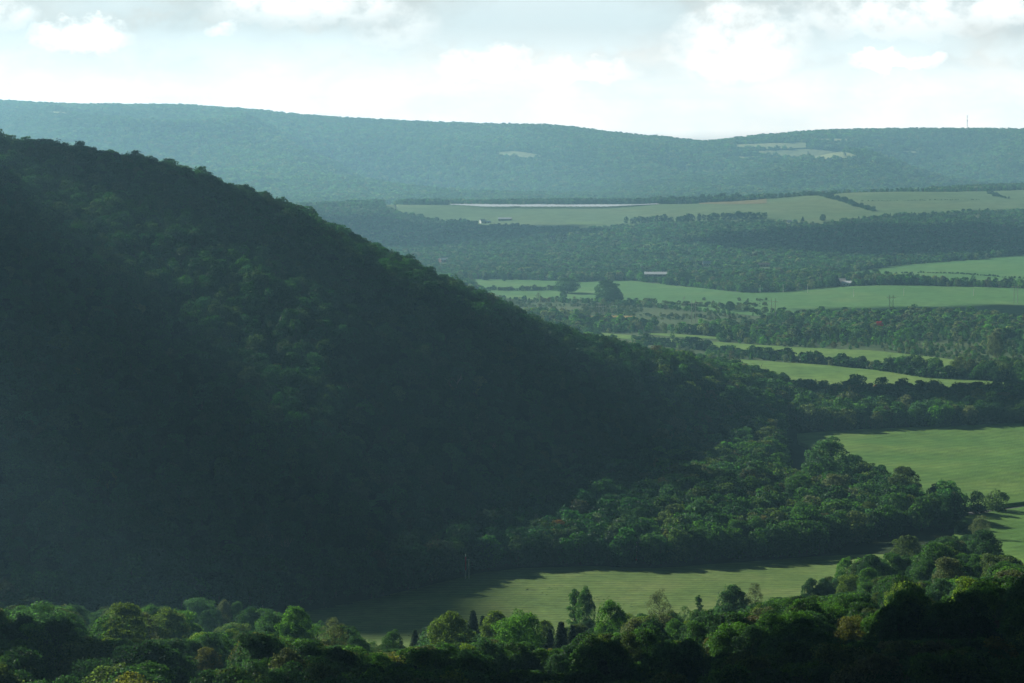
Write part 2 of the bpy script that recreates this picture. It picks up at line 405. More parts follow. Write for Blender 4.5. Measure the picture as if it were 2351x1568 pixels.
FOREST_FLOOR = earth_mat('forest_floor', [(0.012, 0.024, 0.008), (0.018, 0.036, 0.012), (0.024, 0.046, 0.015)], (0.03, 0.3), bump=0.5)
MEADOW = earth_mat('meadow_grass', [(0.085, 0.15, 0.038), (0.108, 0.175, 0.045), (0.14, 0.195, 0.06)], (0.025, 0.16), rows=(0.10, 6.0, 0.14), bump=0.5)
CORN = earth_mat('corn_leaves', [(0.065, 0.155, 0.032), (0.095, 0.19, 0.040), (0.13, 0.215, 0.048)], (0.012, 0.06), rows=(-0.75, 9.0, 0.08), bump=0.0)
BRIGHT = earth_mat('hay_grass', [(0.10, 0.20, 0.045), (0.13, 0.235, 0.05), (0.16, 0.25, 0.06)], (0.01, 0.08), rows=(0.1, 8.0, 0.06), bump=0.2)
SOY = earth_mat('crop_leaves', [(0.075, 0.19, 0.05), (0.09, 0.21, 0.058), (0.125, 0.23, 0.065)], (0.008, 0.06), rows=(0.05, 10.0, 0.05), bump=0.2)
SCRUB = earth_mat('marsh_grass', [(0.045, 0.085, 0.032), (0.075, 0.12, 0.046), (0.095, 0.125, 0.055)], (0.02, 0.12), bump=0.4)
PLATEAU = earth_mat('plateau_crop', [(0.095, 0.165, 0.065), (0.12, 0.19, 0.075), (0.145, 0.195, 0.08)], (0.004, 0.03), rows=(0.02, 25.0, 0.05))
TAN = earth_mat('ripening_crop', [(0.19, 0.17, 0.075), (0.22, 0.185, 0.085)], (0.01, 0.05))
GOLD = earth_mat('goldenrod', [(0.22, 0.17, 0.05), (0.28, 0.2, 0.05)], (0.05, 0.3))
PALEF = earth_mat('stubble', [(0.26, 0.31, 0.15), (0.34, 0.37, 0.19)], (0.004, 0.03))
LAWN = earth_mat('mown_lawn', [(0.12, 0.2, 0.06), (0.14, 0.23, 0.07)], (0.03, 0.3))
ASPHALT = plain('worn_asphalt', (0.13, 0.13, 0.13), 0.9, nscale=0.3, namt=0.15)
GRAVEL = plain('gravel_track', (0.24, 0.23, 0.2), 0.95, nscale=0.2, namt=0.2)

# ------------------------------------------------------------------ the ground sheet
rowsY = np.concatenate([np.linspace(-200, 30, 8)[:-1], np.exp(np.linspace(math.log(30), math.log(15900), 760))])
su = np.linspace(-1, 1, 560); cols_s = 0.30 * su + 0.24 * su ** 5
Sx, Sy = np.meshgrid(cols_s, rowsY)
gx = Sx * (np.maximum(Sy, 0) + 350); gz = ground(gx, Sy)
nr, nc = gx.shape
idx = np.arange(nr * nc).reshape(nr, nc)
gf = np.stack([idx[:-1, :-1], idx[:-1, 1:], idx[1:, 1:], idx[1:, :-1]], -1).reshape(-1, 4)
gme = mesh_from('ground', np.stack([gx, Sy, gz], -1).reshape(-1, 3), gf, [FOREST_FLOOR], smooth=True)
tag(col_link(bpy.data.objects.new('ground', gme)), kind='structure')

# ------------------------------------------------------------------ fields: draped sheets
FIELDS = []     # (theta samples, y near, y far) so that trees keep off
def field(name, far, near, m, lift=0.15, nx=160, ny=60, keep=True, side=0.0):
    U = np.linspace(far[0][0], far[-1][0], nx)
    Vf = np.interp(U, [p[0] for p in far], [p[1] for p in far]); Vn = np.interp(U, [p[0] for p in near], [p[1] for p in near])
    Vn = np.maximum(Vn, Vf + 0.05)
    # smoothed edges with a little wobble
    wob = fbm(U, U * 0, 60, 2, 3) * np.minimum(1.0, (Vn - Vf) * 0.08)
    Vf = Vf + wob; Vn = Vn + wob
    x0, y0, _ = land(U, Vn); x1, y1, _ = land(U, Vf)
    y1 = np.maximum(y1, y0 + 0.5)
    t = np.linspace(0, 1, ny)[:, None]
    Yq = y0[None] * (1 - t) + y1[None] * t; Xq = x0[None] * (1 - t) + x1[None] * t
    Zq = ground(Xq, Yq) + lift
    if side:
        Zq = Zq + (0.03 * rng.standard_normal(Zq.shape))
    V_ = np.stack([Xq, Yq, Zq], -1).reshape(-1, 3)
    id_ = np.arange(ny * nx).reshape(ny, nx)
    F = np.stack([id_[:-1, :-1], id_[:-1, 1:], id_[1:, 1:], id_[1:, :-1]], -1).reshape(-1, 4)
    if side:
        ring = np.concatenate([id_[0, :], id_[1:, -1], id_[-1, -2::-1], id_[-2:0:-1, 0]])
        low_ = V_[ring].copy(); low_[:, 2] -= lift + 0.3
        V_ = np.concatenate([V_, low_]); b0 = ny * nx; n = len(ring); k = np.arange(n)
        F = np.concatenate([F, np.stack([ring, b0 + k, b0 + (k + 1) % n, ring[(k + 1) % n]], -1)])
    o = bpy.data.objects.new(name, mesh_from(name, V_, F, [m], smooth=not side))
    tag(col_link(o), kind='structure')
    if keep: FIELDS.append((x0 / y0, y0, x1 / y1, y1))
    return o
def in_fields(x, y, pad=0.0):
    r = np.zeros(len(x), bool); th = x / y
    for t0, y0, t1, y1 in FIELDS:
        lo = np.interp(th, t0, y0, left=1e9, right=1e9); hi = np.interp(th, t1, y1, left=-1e9, right=-1e9)
        r |= (y > lo - pad) & (y < hi + pad)
    return r
field('rough_grass', [(1000, 600), (1500, 588), (1900, 592), (2351, 584), (2700, 566)], [(1000, 780), (1500, 850), (1800, 905), (2351, 905), (2700, 905)], SCRUB, 0.2, 220, 160, keep=False)
field('meadow', [(690, 1408), (740, 1397), (860, 1375), (1000, 1341), (1100, 1316), (1200, 1304), (1350, 1301), (1500, 1306), (1700, 1291), (1890, 1277), (2010, 1273), (2120, 1280)],
      [(690, 1510), (820, 1500), (1300, 1500), (1500, 1450), (1800, 1400), (1950, 1360), (2120, 1330)], MEADOW, 0.2, 260, 90)
field('corn_field', [(1830, 1003), (1950, 993), (2100, 988), (2351, 977), (2700, 965)],
      [(1830, 1020), (1900, 1050), (2000, 1110), (2060, 1150), (2090, 1168), (2200, 1175), (2290, 1168), (2351, 1160), (2700, 1120)], CORN, 2.2, 300, 150, side=1)
field('corn_field', [(2190, 1200), (2250, 1188), (2300, 1180), (2351, 1172), (2700, 1135)],
      [(2190, 1240), (2260, 1268), (2351, 1296), (2700, 1340)], CORN, 2.2, 150, 90, side=1)
field('lawn', [(2040, 1170), (2090, 1171), (2130, 1176), (2165, 1182)], [(2040, 1186), (2165, 1184)], LAWN, 0.15, 60, 12)
field('hay_field', [(1530, 818), (1700, 825), (1900, 840), (2100, 860), (2290, 878), (2400, 886)],
      [(1530, 835), (1650, 862), (1800, 905), (2000, 908), (2290, 893), (2400, 890)], BRIGHT, 0.5, 200, 60)
field('hay_field', [(1380, 765), (1520, 778), (1700, 789), (1840, 799), (2000, 806), (2150, 821), (2351, 848), (2600, 868)],
      [(1380, 772), (1520, 792), (1700, 818), (1850, 832), (2000, 843), (2150, 862), (2351, 868), (2600, 880)], BRIGHT, 0.5, 220, 50)
field('hay_field', [(1490, 766), (1560, 767), (1660, 776)], [(1490, 769), (1560, 775), (1660, 780)], BRIGHT, 0.5, 50, 12)
field('crop_field', [(1060, 640), (1200, 642), (1330, 648), (1450, 645), (1480, 650), (1600, 661), (1700, 672), (1800, 671), (1900, 661), (2000, 656), (2100, 656), (2351, 663), (2700, 672)],
      [(1060, 652), (1130, 684), (1200, 688), (1350, 692), (1500, 702), (1640, 716), (1800, 731), (2000, 733), (2100, 730), (2351, 742), (2700, 750)], SOY, 0.5, 300, 60)
field('crop_field', [(1885, 641), (1950, 627), (2050, 612), (2150, 602), (2250, 597), (2351, 584), (2700, 565)],
      [(1885, 645), (2000, 648), (2100, 650), (2351, 659), (2700, 668)], SOY, 0.5, 150, 50)
field('marsh', [(1120, 690), (1200, 694), (1350, 698), (1500, 708), (1640, 722), (1750, 727)], [(1120, 705), (1200, 722), (1350, 742), (1500, 750), (1650, 752), (1750, 748)], SCRUB, 0.3, 160, 40)
field('goldenrod_patch', [(1350, 727), (1400, 726), (1460, 727)], [(1350, 730), (1400, 731), (1460, 732)], GOLD, 0.7, 30, 6)
field('plateau_field', [(880, 471), (1040, 471), (1500, 470), (1600, 468), (1700, 462), (1800, 454), (1860, 450), (1960, 443), (2100, 441), (2250, 441), (2351, 437), (2700, 424)],
      [(880, 480), (930, 496), (1000, 505), (1100, 516), (1200, 526), (1300, 532), (1350, 529), (1500, 519), (1600, 515), (1750, 512), (1880, 519), (1950, 510), (2010, 503), (2100, 497), (2351, 491), (2700, 480)], PLATEAU, 1.0, 360, 60)
field('ripening_field', [(1605, 467.2), (1700, 461.5), (1760, 457.5)], [(1605, 470), (1700, 470), (1760, 468)], TAN, 1.6, 60, 14, keep=False)
field('clearing', [(1690, 566), (1800, 562), (1905, 568)], [(1690, 571), (1800, 572), (1905, 573)], SOY, 0.6, 60, 10)
field('clearing', [(1500, 584), (1600, 582)], [(1500, 588), (1600, 588)], SOY, 0.6, 60, 8)
field('mown_patch', [(1300, 512), (1340, 510), (1385, 513)], [(1300, 516), (1340, 518), (1385, 516)], LAWN, 1.6, 40, 8, keep=False)
for fr, nr_ in (([(-60, 252), (100, 258), (215, 264)], [(-60, 257), (100, 263), (215, 265.5)]),
                ([(1690, 335), (1760, 332), (1850, 331)], [(1690, 343), (1760, 345), (1850, 343)]),
                ([(1735, 350), (1850, 346), (1940, 352), (1968, 362)], [(1735, 355), (1850, 367), (1890, 371), (1968, 364)]),
                ([(1870, 322), (1945, 322)], [(1870, 325), (1945, 328)]),
                ([(1570, 360), (1612, 357)], [(1570, 362), (1612, 361)]),
                ([(1660, 364), (1740, 362)], [(1660, 368), (1740, 366)]),
                ([(1140, 352), (1190, 350), (1245, 360)], [(1140, 357), (1190, 365), (1245, 365)]),
                ([(2065, 349), (2110, 351)], [(2065, 352), (2110, 356)])):
    field('hillside_field', fr, nr_, PALEF, 6.0, 80, 16)

def ribbon(name, pts, width, m, lift=0.3):
    """a road draped along points given as (U,V)"""
    U = np.array([p[0] for p in pts], float); V = np.array([p[1] for p in pts], float)
    uu = np.linspace(U[0], U[-1], 120); vv = np.interp(uu, U, V)
    x, y, z = land(uu, vv)
    k2 = np.ones(9) / 9; y = np.convolve(np.pad(y, 4, mode='edge'), k2, mode='valid'); x = np.convolve(np.pad(x, 4, mode='edge'), k2, mode='valid')
    t = np.stack([np.gradient(x), np.gradient(y)], 1); t /= np.linalg.norm(t, axis=1)[:, None]
    n = np.stack([-t[:, 1], t[:, 0]], 1)
    rows_ = []
    for s in (-1, -0.33, 0.33, 1):
        px = x + n[:, 0] * s * width / 2; py = y + n[:, 1] * s * width / 2
        rows_.append(np.stack([px, py, ground(px, py) + lift], 1))
    A = np.stack(rows_); id_ = np.arange(4 * 120).reshape(4, 120)
    F = np.stack([id_[:-1, :-1], id_[:-1, 1:], id_[1:, 1:], id_[1:, :-1]], -1).reshape(-1, 4)
    o = bpy.data.objects.new(name, mesh_from(name, A.reshape(-1, 3), F, [m], smooth=True)); tag(col_link(o), kind='structure')
    ROADS.append((x, y, width)); return o
ROADS = []
ribbon('road', [(2030, 1190), (2088, 1188), (2156, 1185), (2214, 1181), (2273, 1176), (2351, 1164), (2700, 1127)], 7.5, ASPHALT, 0.25)
ribbon('lane', [(1940, 648), (2000, 649), (2100, 652), (2200, 656), (2351, 661), (2500, 666)], 7.0, GRAVEL, 0.8)

# ------------------------------------------------------------------ tree shapes
def rand_unit(n, r_=rng):
    a = r_.standard_normal((n, 3)); return a / np.linalg.norm(a, axis=1)[:, None]
def leaves(centers, normals, size, r_, elong=1.0):
    """diamond leaf sprays: centres, facing, edge size -> verts, quads"""
    n = len(centers)
    u = np.cross(normals, rand_unit(n, r_)); u /= np.linalg.norm(u, axis=1)[:, None] + 1e-9
    w_ = np.cross(normals, u)
    s = size * (0.6 + 0.8 * r_.random(n))[:, None]
    P = np.stack([centers - u * s * 0.5 * elong, centers - w_ * s * 0.42 + normals * s * 0.12, centers + u * s * 0.5 * elong, centers + w_ * s * 0.42 - normals * s * 0.1], 1)
    return P.reshape(-1, 3), np.arange(4 * n).reshape(n, 4)
def crown_points(shape, nclump, nleaf, r_, fill=0.25):
    """unit tree: height 1, crown radius ~ .38; returns leaf centres, normals, clump centres"""
    C = []; R = []
    while len(C) < nclump:
        h = r_.random(); a = r_.random() * 2 * math.pi; q = r_.random() ** 0.5
        if shape == 'round': lo, hi = 0.12, 0.92; rr = 0.34 * math.sin(math.pi * (0.20 + 0.74 * h)) ** 0.7
        elif shape == 'oval': lo, hi = 0.1, 0.94; rr = 0.26 * math.sin(math.pi * (0.2 + 0.76 * h)) ** 0.8
        elif shape == 'column': lo, hi = 0.12, 0.96; rr = 0.13 * math.sin(math.pi * (0.15 + 0.8 * h)) ** 0.6
        elif shape == 'spread': lo, hi = 0.2, 0.9; rr = 0.42 * math.sin(math.pi * (0.1 + 0.75 * h)) ** 0.6
        elif shape == 'bush': lo, hi = 0.08, 0.8; rr = 0.5 * math.sin(math.pi * (0.25 + 0.7 * h)) ** 0.8
        C.append((math.cos(a) * rr * q, math.sin(a) * rr * q, lo + (hi - lo) * h))
        R.append((0.085 if shape != 'column' else 0.06) * (0.7 + 0.9 * r_.random()) * (1.25 if shape in ('bush', 'spread') else 1.0) * (22 / max(nclump, 8)) ** 0.33)
    C = np.array(C); R = np.array(R)
    axis = np.array([0, 0, 0.5])
    k = r_.choice(nclump, nleaf, p=R ** 2 / (R ** 2).sum())
    d = rand_unit(nleaf, r_); d[:, 2] = np.where((d[:, 2] < -0.15) & (r_.random(nleaf) < 0.7), -d[:, 2], d[:, 2])
    rad = R[k] * (1 - fill * r_.random(nleaf) ** 1.5)
    P = C[k] + d * rad[:, None] * np.array([1.15, 1.15, 0.85])
    # part of the leaves clothe a bumpy dome so that the crown reads as one round head
    nd = int(nleaf * (0.0 if shape == 'column' else 0.42)); dd = rand_unit(nd, r_)
    Rr = {'round': .33, 'oval': .25, 'spread': .38, 'bush': .48}.get(shape, .12); ph = r_.random(6) * 6.28
    bump = 1 + 0.10 * np.sin(5 * dd[:, 0] + ph[0]) * np.sin(6 * dd[:, 1] + ph[1]) + 0.08 * np.sin(9 * dd[:, 2] + 7 * dd[:, 0] + ph[2]) + 0.06 * np.sin(13 * dd[:, 1] + ph[3]) * np.sin(12 * dd[:, 0] + ph[4])
    lowc = 0.50 if shape != 'bush' else 0.42
    P[:nd] = dd * bump[:, None] * (1 - 0.12 * r_.random(nd))[:, None] * np.array([Rr, Rr, 0.42]) + np.array([0, 0, lowc])
    d[:nd] = dd
    out = P - axis; out /= np.linalg.norm(out, axis=1)[:, None] + 1e-9
    nrm = 0.75 * d + 0.25 * out + 0.85 * rand_unit(nleaf, r_); nrm /= np.linalg.norm(nrm, axis=1)[:, None]
    return P, nrm, C
def leaf_attr(me, nface, r_, per):
    a = me.attributes.new('leaf', 'FLOAT', 'FACE'); a.data.foreach_set('value', per.astype(np.float32))
def tree_mesh_near(seed, shape, nclump, nleaf, size, sparse=False):
    r_ = np.random.default_rng(seed)
    P, n, C = crown_points(shape, nclump, nleaf, r_, 0.7 if sparse else 0.5)
    V_, Q = leaves(P, n, size, r_)
    cm = mesh_from('crown', V_, Q, [LEAF]); leaf_attr(cm, len(Q), r_, np.clip(0.5 + 0.28 * r_.standard_normal(len(Q)), 0, 1))
    mb = MB(); top = 0.8
    lean = r_.normal(0, 0.02, 2)
    tp = [(lean[0] * t * 4, lean[1] * t * 4, t) for t in (0, 0.08, 0.25, 0.45, 0.65, top)]
    mb.tube(tp, [0.024, 0.017, 0.014, 0.010, 0.006, 0.002], 7)
    for c in C[r_.permutation(len(C))[:14]]:
        h0 = max(0.12, c[2] - 0.12 - 0.25 * math.hypot(c[0], c[1])); b0 = np.array([lean[0] * h0 * 4, lean[1] * h0 * 4, h0])
        mid = b0 * 0.5 + c * 0.5 + np.array([0, 0, -0.015])
        mb.tube([b0, mid, c], [0.0075, 0.005, 0.0018], 5)
    V2 = np.concatenate(mb.V); tm = mesh_from('trunk', V2, [np.concatenate(mb.Q)], [BARK], smooth=True)
    return cm, tm
def spruce_mesh(seed, nleaf, size):
    r_ = np.random.default_rng(seed); tiers = 16; P = []; n = []
    for i in range(nleaf):
        k = r_.integers(tiers); h = 0.08 + 0.9 * (k / tiers) ** 0.92; rr = 0.23 * (1 - (h - 0.05)) ** 1.0 + 0.006
        a = (r_.integers(9) / 9 + k * 0.13) * 2 * math.pi + r_.normal(0, 0.16); q = r_.random() ** 0.6
        P.append((math.cos(a) * rr * q, math.sin(a) * rr * q, h - 0.35 * rr * q + r_.normal(0, 0.008)))
        m = np.array([math.cos(a) * 0.4, math.sin(a) * 0.4, 0.9]) + 0.5 * r_.standard_normal(3); n.append(m / np.linalg.norm(m))
    V_, Q = leaves(np.array(P), np.array(n), size, r_, 1.3)
    cm = mesh_from('crown', V_, Q, [LEAF]); leaf_attr(cm, len(Q), r_, r_.random(len(Q)) * 0.7)
    mb = MB().tube([(0, 0, 0), (0, 0, 0.5), (0, 0, 0.97)], [0.017, 0.009, 0.002], 6)
    return cm, mesh_from('trunk', np.concatenate(mb.V), [np.concatenate(mb.Q)], [BARK], smooth=True)
def bare_mesh(seed, m):
    r_ = np.random.default_rng(seed); mb = MB()
    def grow(p, d, ln_, rad, depth):
        q = p + d * ln_; mid = (p + q) / 2 + r_.normal(0, 0.03, 3) * ln_
        mb.tube([p, mid, q], [rad, rad * 0.8, rad * 0.6], 4)
        if depth == 0: return
        for _ in range(3 if depth > 2 else 2):
            nd = d + r_.normal(0, 0.42, 3); nd[2] = abs(nd[2]) * 0.8 + 0.25; nd /= np.linalg.norm(nd)
            grow(q if r_.random() < 0.6 else mid, nd, ln_ * 0.68, rad * 0.6, depth - 1)
    grow(np.zeros(3), np.array([0.02, 0, 1.0]), 0.36, 0.018, 4)
    return mesh_from('trunk', np.concatenate(mb.V), [np.concatenate(mb.Q)], [m])
NEAR = {
    'round': [tree_mesh_near(101 + i, 'round', 34 + 6 * i, 14000, 0.023) for i in range(5)],
    'oval': [tree_mesh_near(121 + i, 'oval', 30 + 4 * i, 11500, 0.021) for i in range(3)],
    'column': [tree_mesh_near(141 + i, 'column', 34, 6000, 0.019) for i in range(2)],
    'spread': [tree_mesh_near(161 + i, 'spread', 34, 13000, 0.025) for i in range(3)],
    'sparse': [tree_mesh_near(181 + i, 'round', 50, 6000, 0.018, True) for i in range(3)],
    'bush': [tree_mesh_near(201 + i, 'bush', 20 + 5 * i, 9000, 0.036) for i in range(2)],
    'spruce': [spruce_mesh(221 + i, 5000, 0.032) for i in range(2)],
}
BARE = [bare_mesh(301, PALEBARK), bare_mesh(302, PALEBARK), bare_mesh(303, PALEBARK)]

def lod_mesh(seed, shape, nclump, nleaf, size):
    r_ = np.random.default_rng(seed)
    if shape == 'spruce':
        cm, tm = spruce_mesh(seed, nleaf, size); bpy.data.meshes.remove(tm); return cm
    P, n, C = crown_points(shape, nclump, nleaf, r_, 0.3)
    V_, Q = leaves(P, n, size, r_)
    mb = MB().tube([(0, 0, -0.05), (0, 0, 0.3), (0, 0, 0.7)], [0.022, 0.015, 0.005], 5)
    tv = np.concatenate(mb.V); tq = np.concatenate(mb.Q)
    me = mesh_from('wood_tree', np.concatenate([V_, tv]), np.concatenate([Q, tq + len(V_)]), [LEAF, BARK], mi=np.concatenate([np.zeros(len(Q)), np.ones(len(tq))]))
    leaf_attr(me, len(Q) + len(tq), r_, np.concatenate([np.clip(0.5 + 0.25 * r_.standard_normal(len(Q)), 0, 1), np.zeros(len(tq))]))
    return me
def proto_collection(name, meshes):
    c = bpy.data.collections.new(name)
    for i, me in enumerate(meshes):
        o = bpy.data.objects.new('%s_%02d' % (name, i), me); o.color = (0, 0, 0, 1); c.objects.link(o)
    return c
def full(cm, tm):
    """near crown and trunk in one mesh for the mass of the near wood"""
    a = np.empty(len(cm.vertices) * 3, np.float32); cm.vertices.foreach_get('co', a); a = a.reshape(-1, 3)
    b = np.empty(len(tm.vertices) * 3, np.float32); tm.vertices.foreach_get('co', b); b = b.reshape(-1, 3)
    q = np.arange(len(a)).reshape(-1, 4); l = np.empty(len(tm.loops), np.int32); tm.loops.foreach_get('vertex_index', l)
    tq = l.reshape(-1, 4) + len(a)
    me = mesh_from('near_wood_tree', np.concatenate([a, b]), np.concatenate([q, tq]), [LEAF, BARK], mi=np.concatenate([np.zeros(len(q)), np.ones(len(tq))]))
    lf = np.empty(len(q), np.float32); cm.attributes['leaf'].data.foreach_get('value', lf)
    leaf_attr(me, 0, None, np.concatenate([lf, np.zeros(len(tq))])); return me
P_NEAR = proto_collection('near_kind', [full(*NEAR['round'][i]) for i in (0, 1, 3)] + [full(*NEAR['oval'][0]), full(*NEAR['oval'][1]), full(*NEAR['spread'][0]), full(*NEAR['sparse'][0]), full(*NEAR['bush'][0]), full(*NEAR['spruce'][0])])
P_MID = proto_collection('mid_kind', [lod_mesh(401 + i, 'round', 15 + 3 * i, 2300, 0.050) for i in range(4)] + [lod_mesh(411, 'oval', 16, 1900, 0.045), lod_mesh(412, 'oval', 22, 2000, 0.045), lod_mesh(413, 'oval', 20, 1100, 0.05), lod_mesh(414, 'bush', 10, 900, 0.09), lod_mesh(415, 'spruce', 0, 1000, 0.06)])
P_LOW = proto_collection('low_kind', [lod_mesh(501 + i, 'round', 8 + i, 420, 0.11) for i in range(4)] + [lod_mesh(511, 'oval', 9, 360, 0.1), lod_mesh(512, 'round', 12, 420, 0.11), lod_mesh(513, 'oval', 12, 360, 0.09), lod_mesh(514, 'bush', 7, 300, 0.15), lod_mesh(515, 'spruce', 0, 320, 0.11)])
P_FAR = proto_collection('far_kind', [lod_mesh(601 + i, 'round', 6 + i, 130, 0.19) for i in range(5)] + [lod_mesh(611, 'spread', 6, 130, 0.2), lod_mesh(612, 'oval', 6, 110, 0.17), lod_mesh(613, 'bush', 5, 100, 0.24), lod_mesh(614, 'spruce', 0, 110, 0.16)])

def wood(name, label, coll, x, y, h, kind, tint, wide=None):
    """one mass of trees: a point cloud that carries a tree per point"""
    n = len(x); z = ground(x, y) - 0.4
    me = bpy.data.meshes.new(name); me.vertices.add(n)
    me.vertices.foreach_set('co', np.stack([x, y, z], 1).astype(np.float32).ravel())
    wide = np.ones(n) if wide is None else wide
    s = np.stack([h * wide, h * wide, h], 1).astype(np.float32)
    a = me.attributes.new('scl', 'FLOAT_VECTOR', 'POINT'); a.data.foreach_set('vector', s.ravel())
    a = me.attributes.new('rot', 'FLOAT_VECTOR', 'POINT'); r = np.zeros((n, 3), np.float32); r[:, 2] = rng.random(n) * 6.283; r[:, :2] = rng.normal(0, 0.05, (n, 2)); a.data.foreach_set('vector', r.ravel())
    a = me.attributes.new('kind_no', 'INT', 'POINT'); a.data.foreach_set('value', kind.astype(np.int32))
    a = me.attributes.new('tint', 'FLOAT_COLOR', 'POINT'); a.data.foreach_set('color', np.concatenate([tint, np.ones((n, 1))], 1).astype(np.float32).ravel())
    o = bpy.data.objects.new(name, me); o.color = (0, 0, 0, 1); col_link(o); tag(o, label, 'woodland', kind='stuff')
    ng = bpy.data.node_groups.new(name + '_planting', 'GeometryNodeTree')
    ng.interface.new_socket('Geometry', in_out='INPUT', socket_type='NodeSocketGeometry'); ng.interface.new_socket('Geometry', in_out='OUTPUT', socket_type='NodeSocketGeometry')
    gi = ng.nodes.new('NodeGroupInput'); go = ng.nodes.new('NodeGroupOutput')
    ip = ng.nodes.new('GeometryNodeInstanceOnPoints'); ci = ng.nodes.new('GeometryNodeCollectionInfo')
    ci.inputs['Collection'].default_value = coll; ci.inputs['Separate Children'].default_value = True; ci.inputs['Reset Children'].default_value = True
    def na(nm, ty):
        k = ng.nodes.new('GeometryNodeInputNamedAttribute'); k.data_type = ty; k.inputs['Name'].default_value = nm; return k.outputs['Attribute']
    ip.inputs['Pick Instance'].default_value = True
    ng.links.new(gi.outputs[0], ip.inputs['Points']); ng.links.new(ci.outputs[0], ip.inputs['Instance'])
    ng.links.new(na('kind_no', 'INT'), ip.inputs['Instance Index']); ng.links.new(na('scl', 'FLOAT_VECTOR'), ip.inputs['Scale'])
    er = ng.nodes.new('FunctionNodeEulerToRotation'); ng.links.new(na('rot', 'FLOAT_VECTOR'), er.inputs[0]); ng.links.new(er.outputs[0], ip.inputs['Rotation'])
    ng.links.new(ip.outputs[0], go.inputs[0])
    md = o.modifiers.new('planting', 'NODES'); md.node_group = ng
    return o

# foliage tints
T_GREEN = np.array((0.036, 0.092, 0.024)); T_DARK = np.array((0.020, 0.056, 0.022)); T_TEAL = np.array((0.038, 0.092, 0.046))
T_YEL = np.array((0.090, 0.145, 0.026)); T_BRIGHT = np.array((0.055, 0.135, 0.026)); T_OLIVE = np.array((0.056, 0.088, 0.034))
T_GREY = np.array((0.085, 0.105, 0.066)); T_GOLD = np.array((0.105, 0.112, 0.028)); T_ORANGE = np.array((0.140, 0.080, 0.030))
T_RED = np.array((0.32, 0.02, 0.025)); T_RUST = np.array((0.070, 0.066, 0.040)); T_SPRUCE = np.array((0.020, 0.044, 0.026)); T_BLUE = np.array((0.060, 0.100, 0.082))
def tints(n, cols, w_, jitter=0.18):
    k = rng.choice(len(cols), n, p=np.array(w_) / sum(w_)); c = np.array(cols)[k]
    return np.clip(c * (1 + rng.normal(0, jitter, (n, 1))) * (1 + rng.normal(0, 0.06, (n, 3))), 0.004, 0.5)

# ------------------------------------------------------------------ single trees
COUNT = {}
def single_tree(x, y, h, wide, kind, tint, label, group=None, name=None, var=None):
    ms = NEAR[kind]; cm, tm = ms[rnd.randrange(len(ms)) if var is None else var % len(ms)]
    nm = name or {'spruce': 'spruce_tree', 'bush': 'shrub', 'column': 'poplar_tree'}.get(kind, 'broadleaf_tree')
    z = float(ground(x, y)) - 0.3
    root = empty(nm, (x, y, z), rnd.random() * 6.28)
    tag(root, label, 'shrub' if kind == 'bush' else 'tree', group)
    for o, d in (('crown', cm), ('trunk', tm)):
        c = bpy.data.objects.new(o, d); c.scale = (h * wide, h * wide, h); c.color = (*[float(max(0.004, t * 1.1)) for t in tint], 1); col_link(c, root)
    return root
WUNIT = {'round': 0.80, 'oval': 0.62, 'column': 0.34, 'spread': 0.95, 'sparse': 0.80, 'bush': 1.15, 'spruce': 0.40}
TAKEN = []; SHOWN = []
def pick_tree(U, Vt, wD, asp, kind, tint, label, **kw):
    """a tree whose crown shows wD wide with its top at (U,Vt)"""
    if asp < 1.2 and Vt > 950 and kind != "bush": asp = 1.28
    x, y, z = at(U, Vt + asp * wD)
    h = asp * wD / FD * y; wm = wD / FD * y
    wide = 1.15 * wm / (WUNIT[kind] * h)
    TAKEN.append((x, y, wm * 0.40)); SHOWN.append((U, Vt, wD, asp * wD, y))
    return single_tree(x, y, h, wide, kind, np.array(tint), label, **kw)
B = 'broadleaf tree'
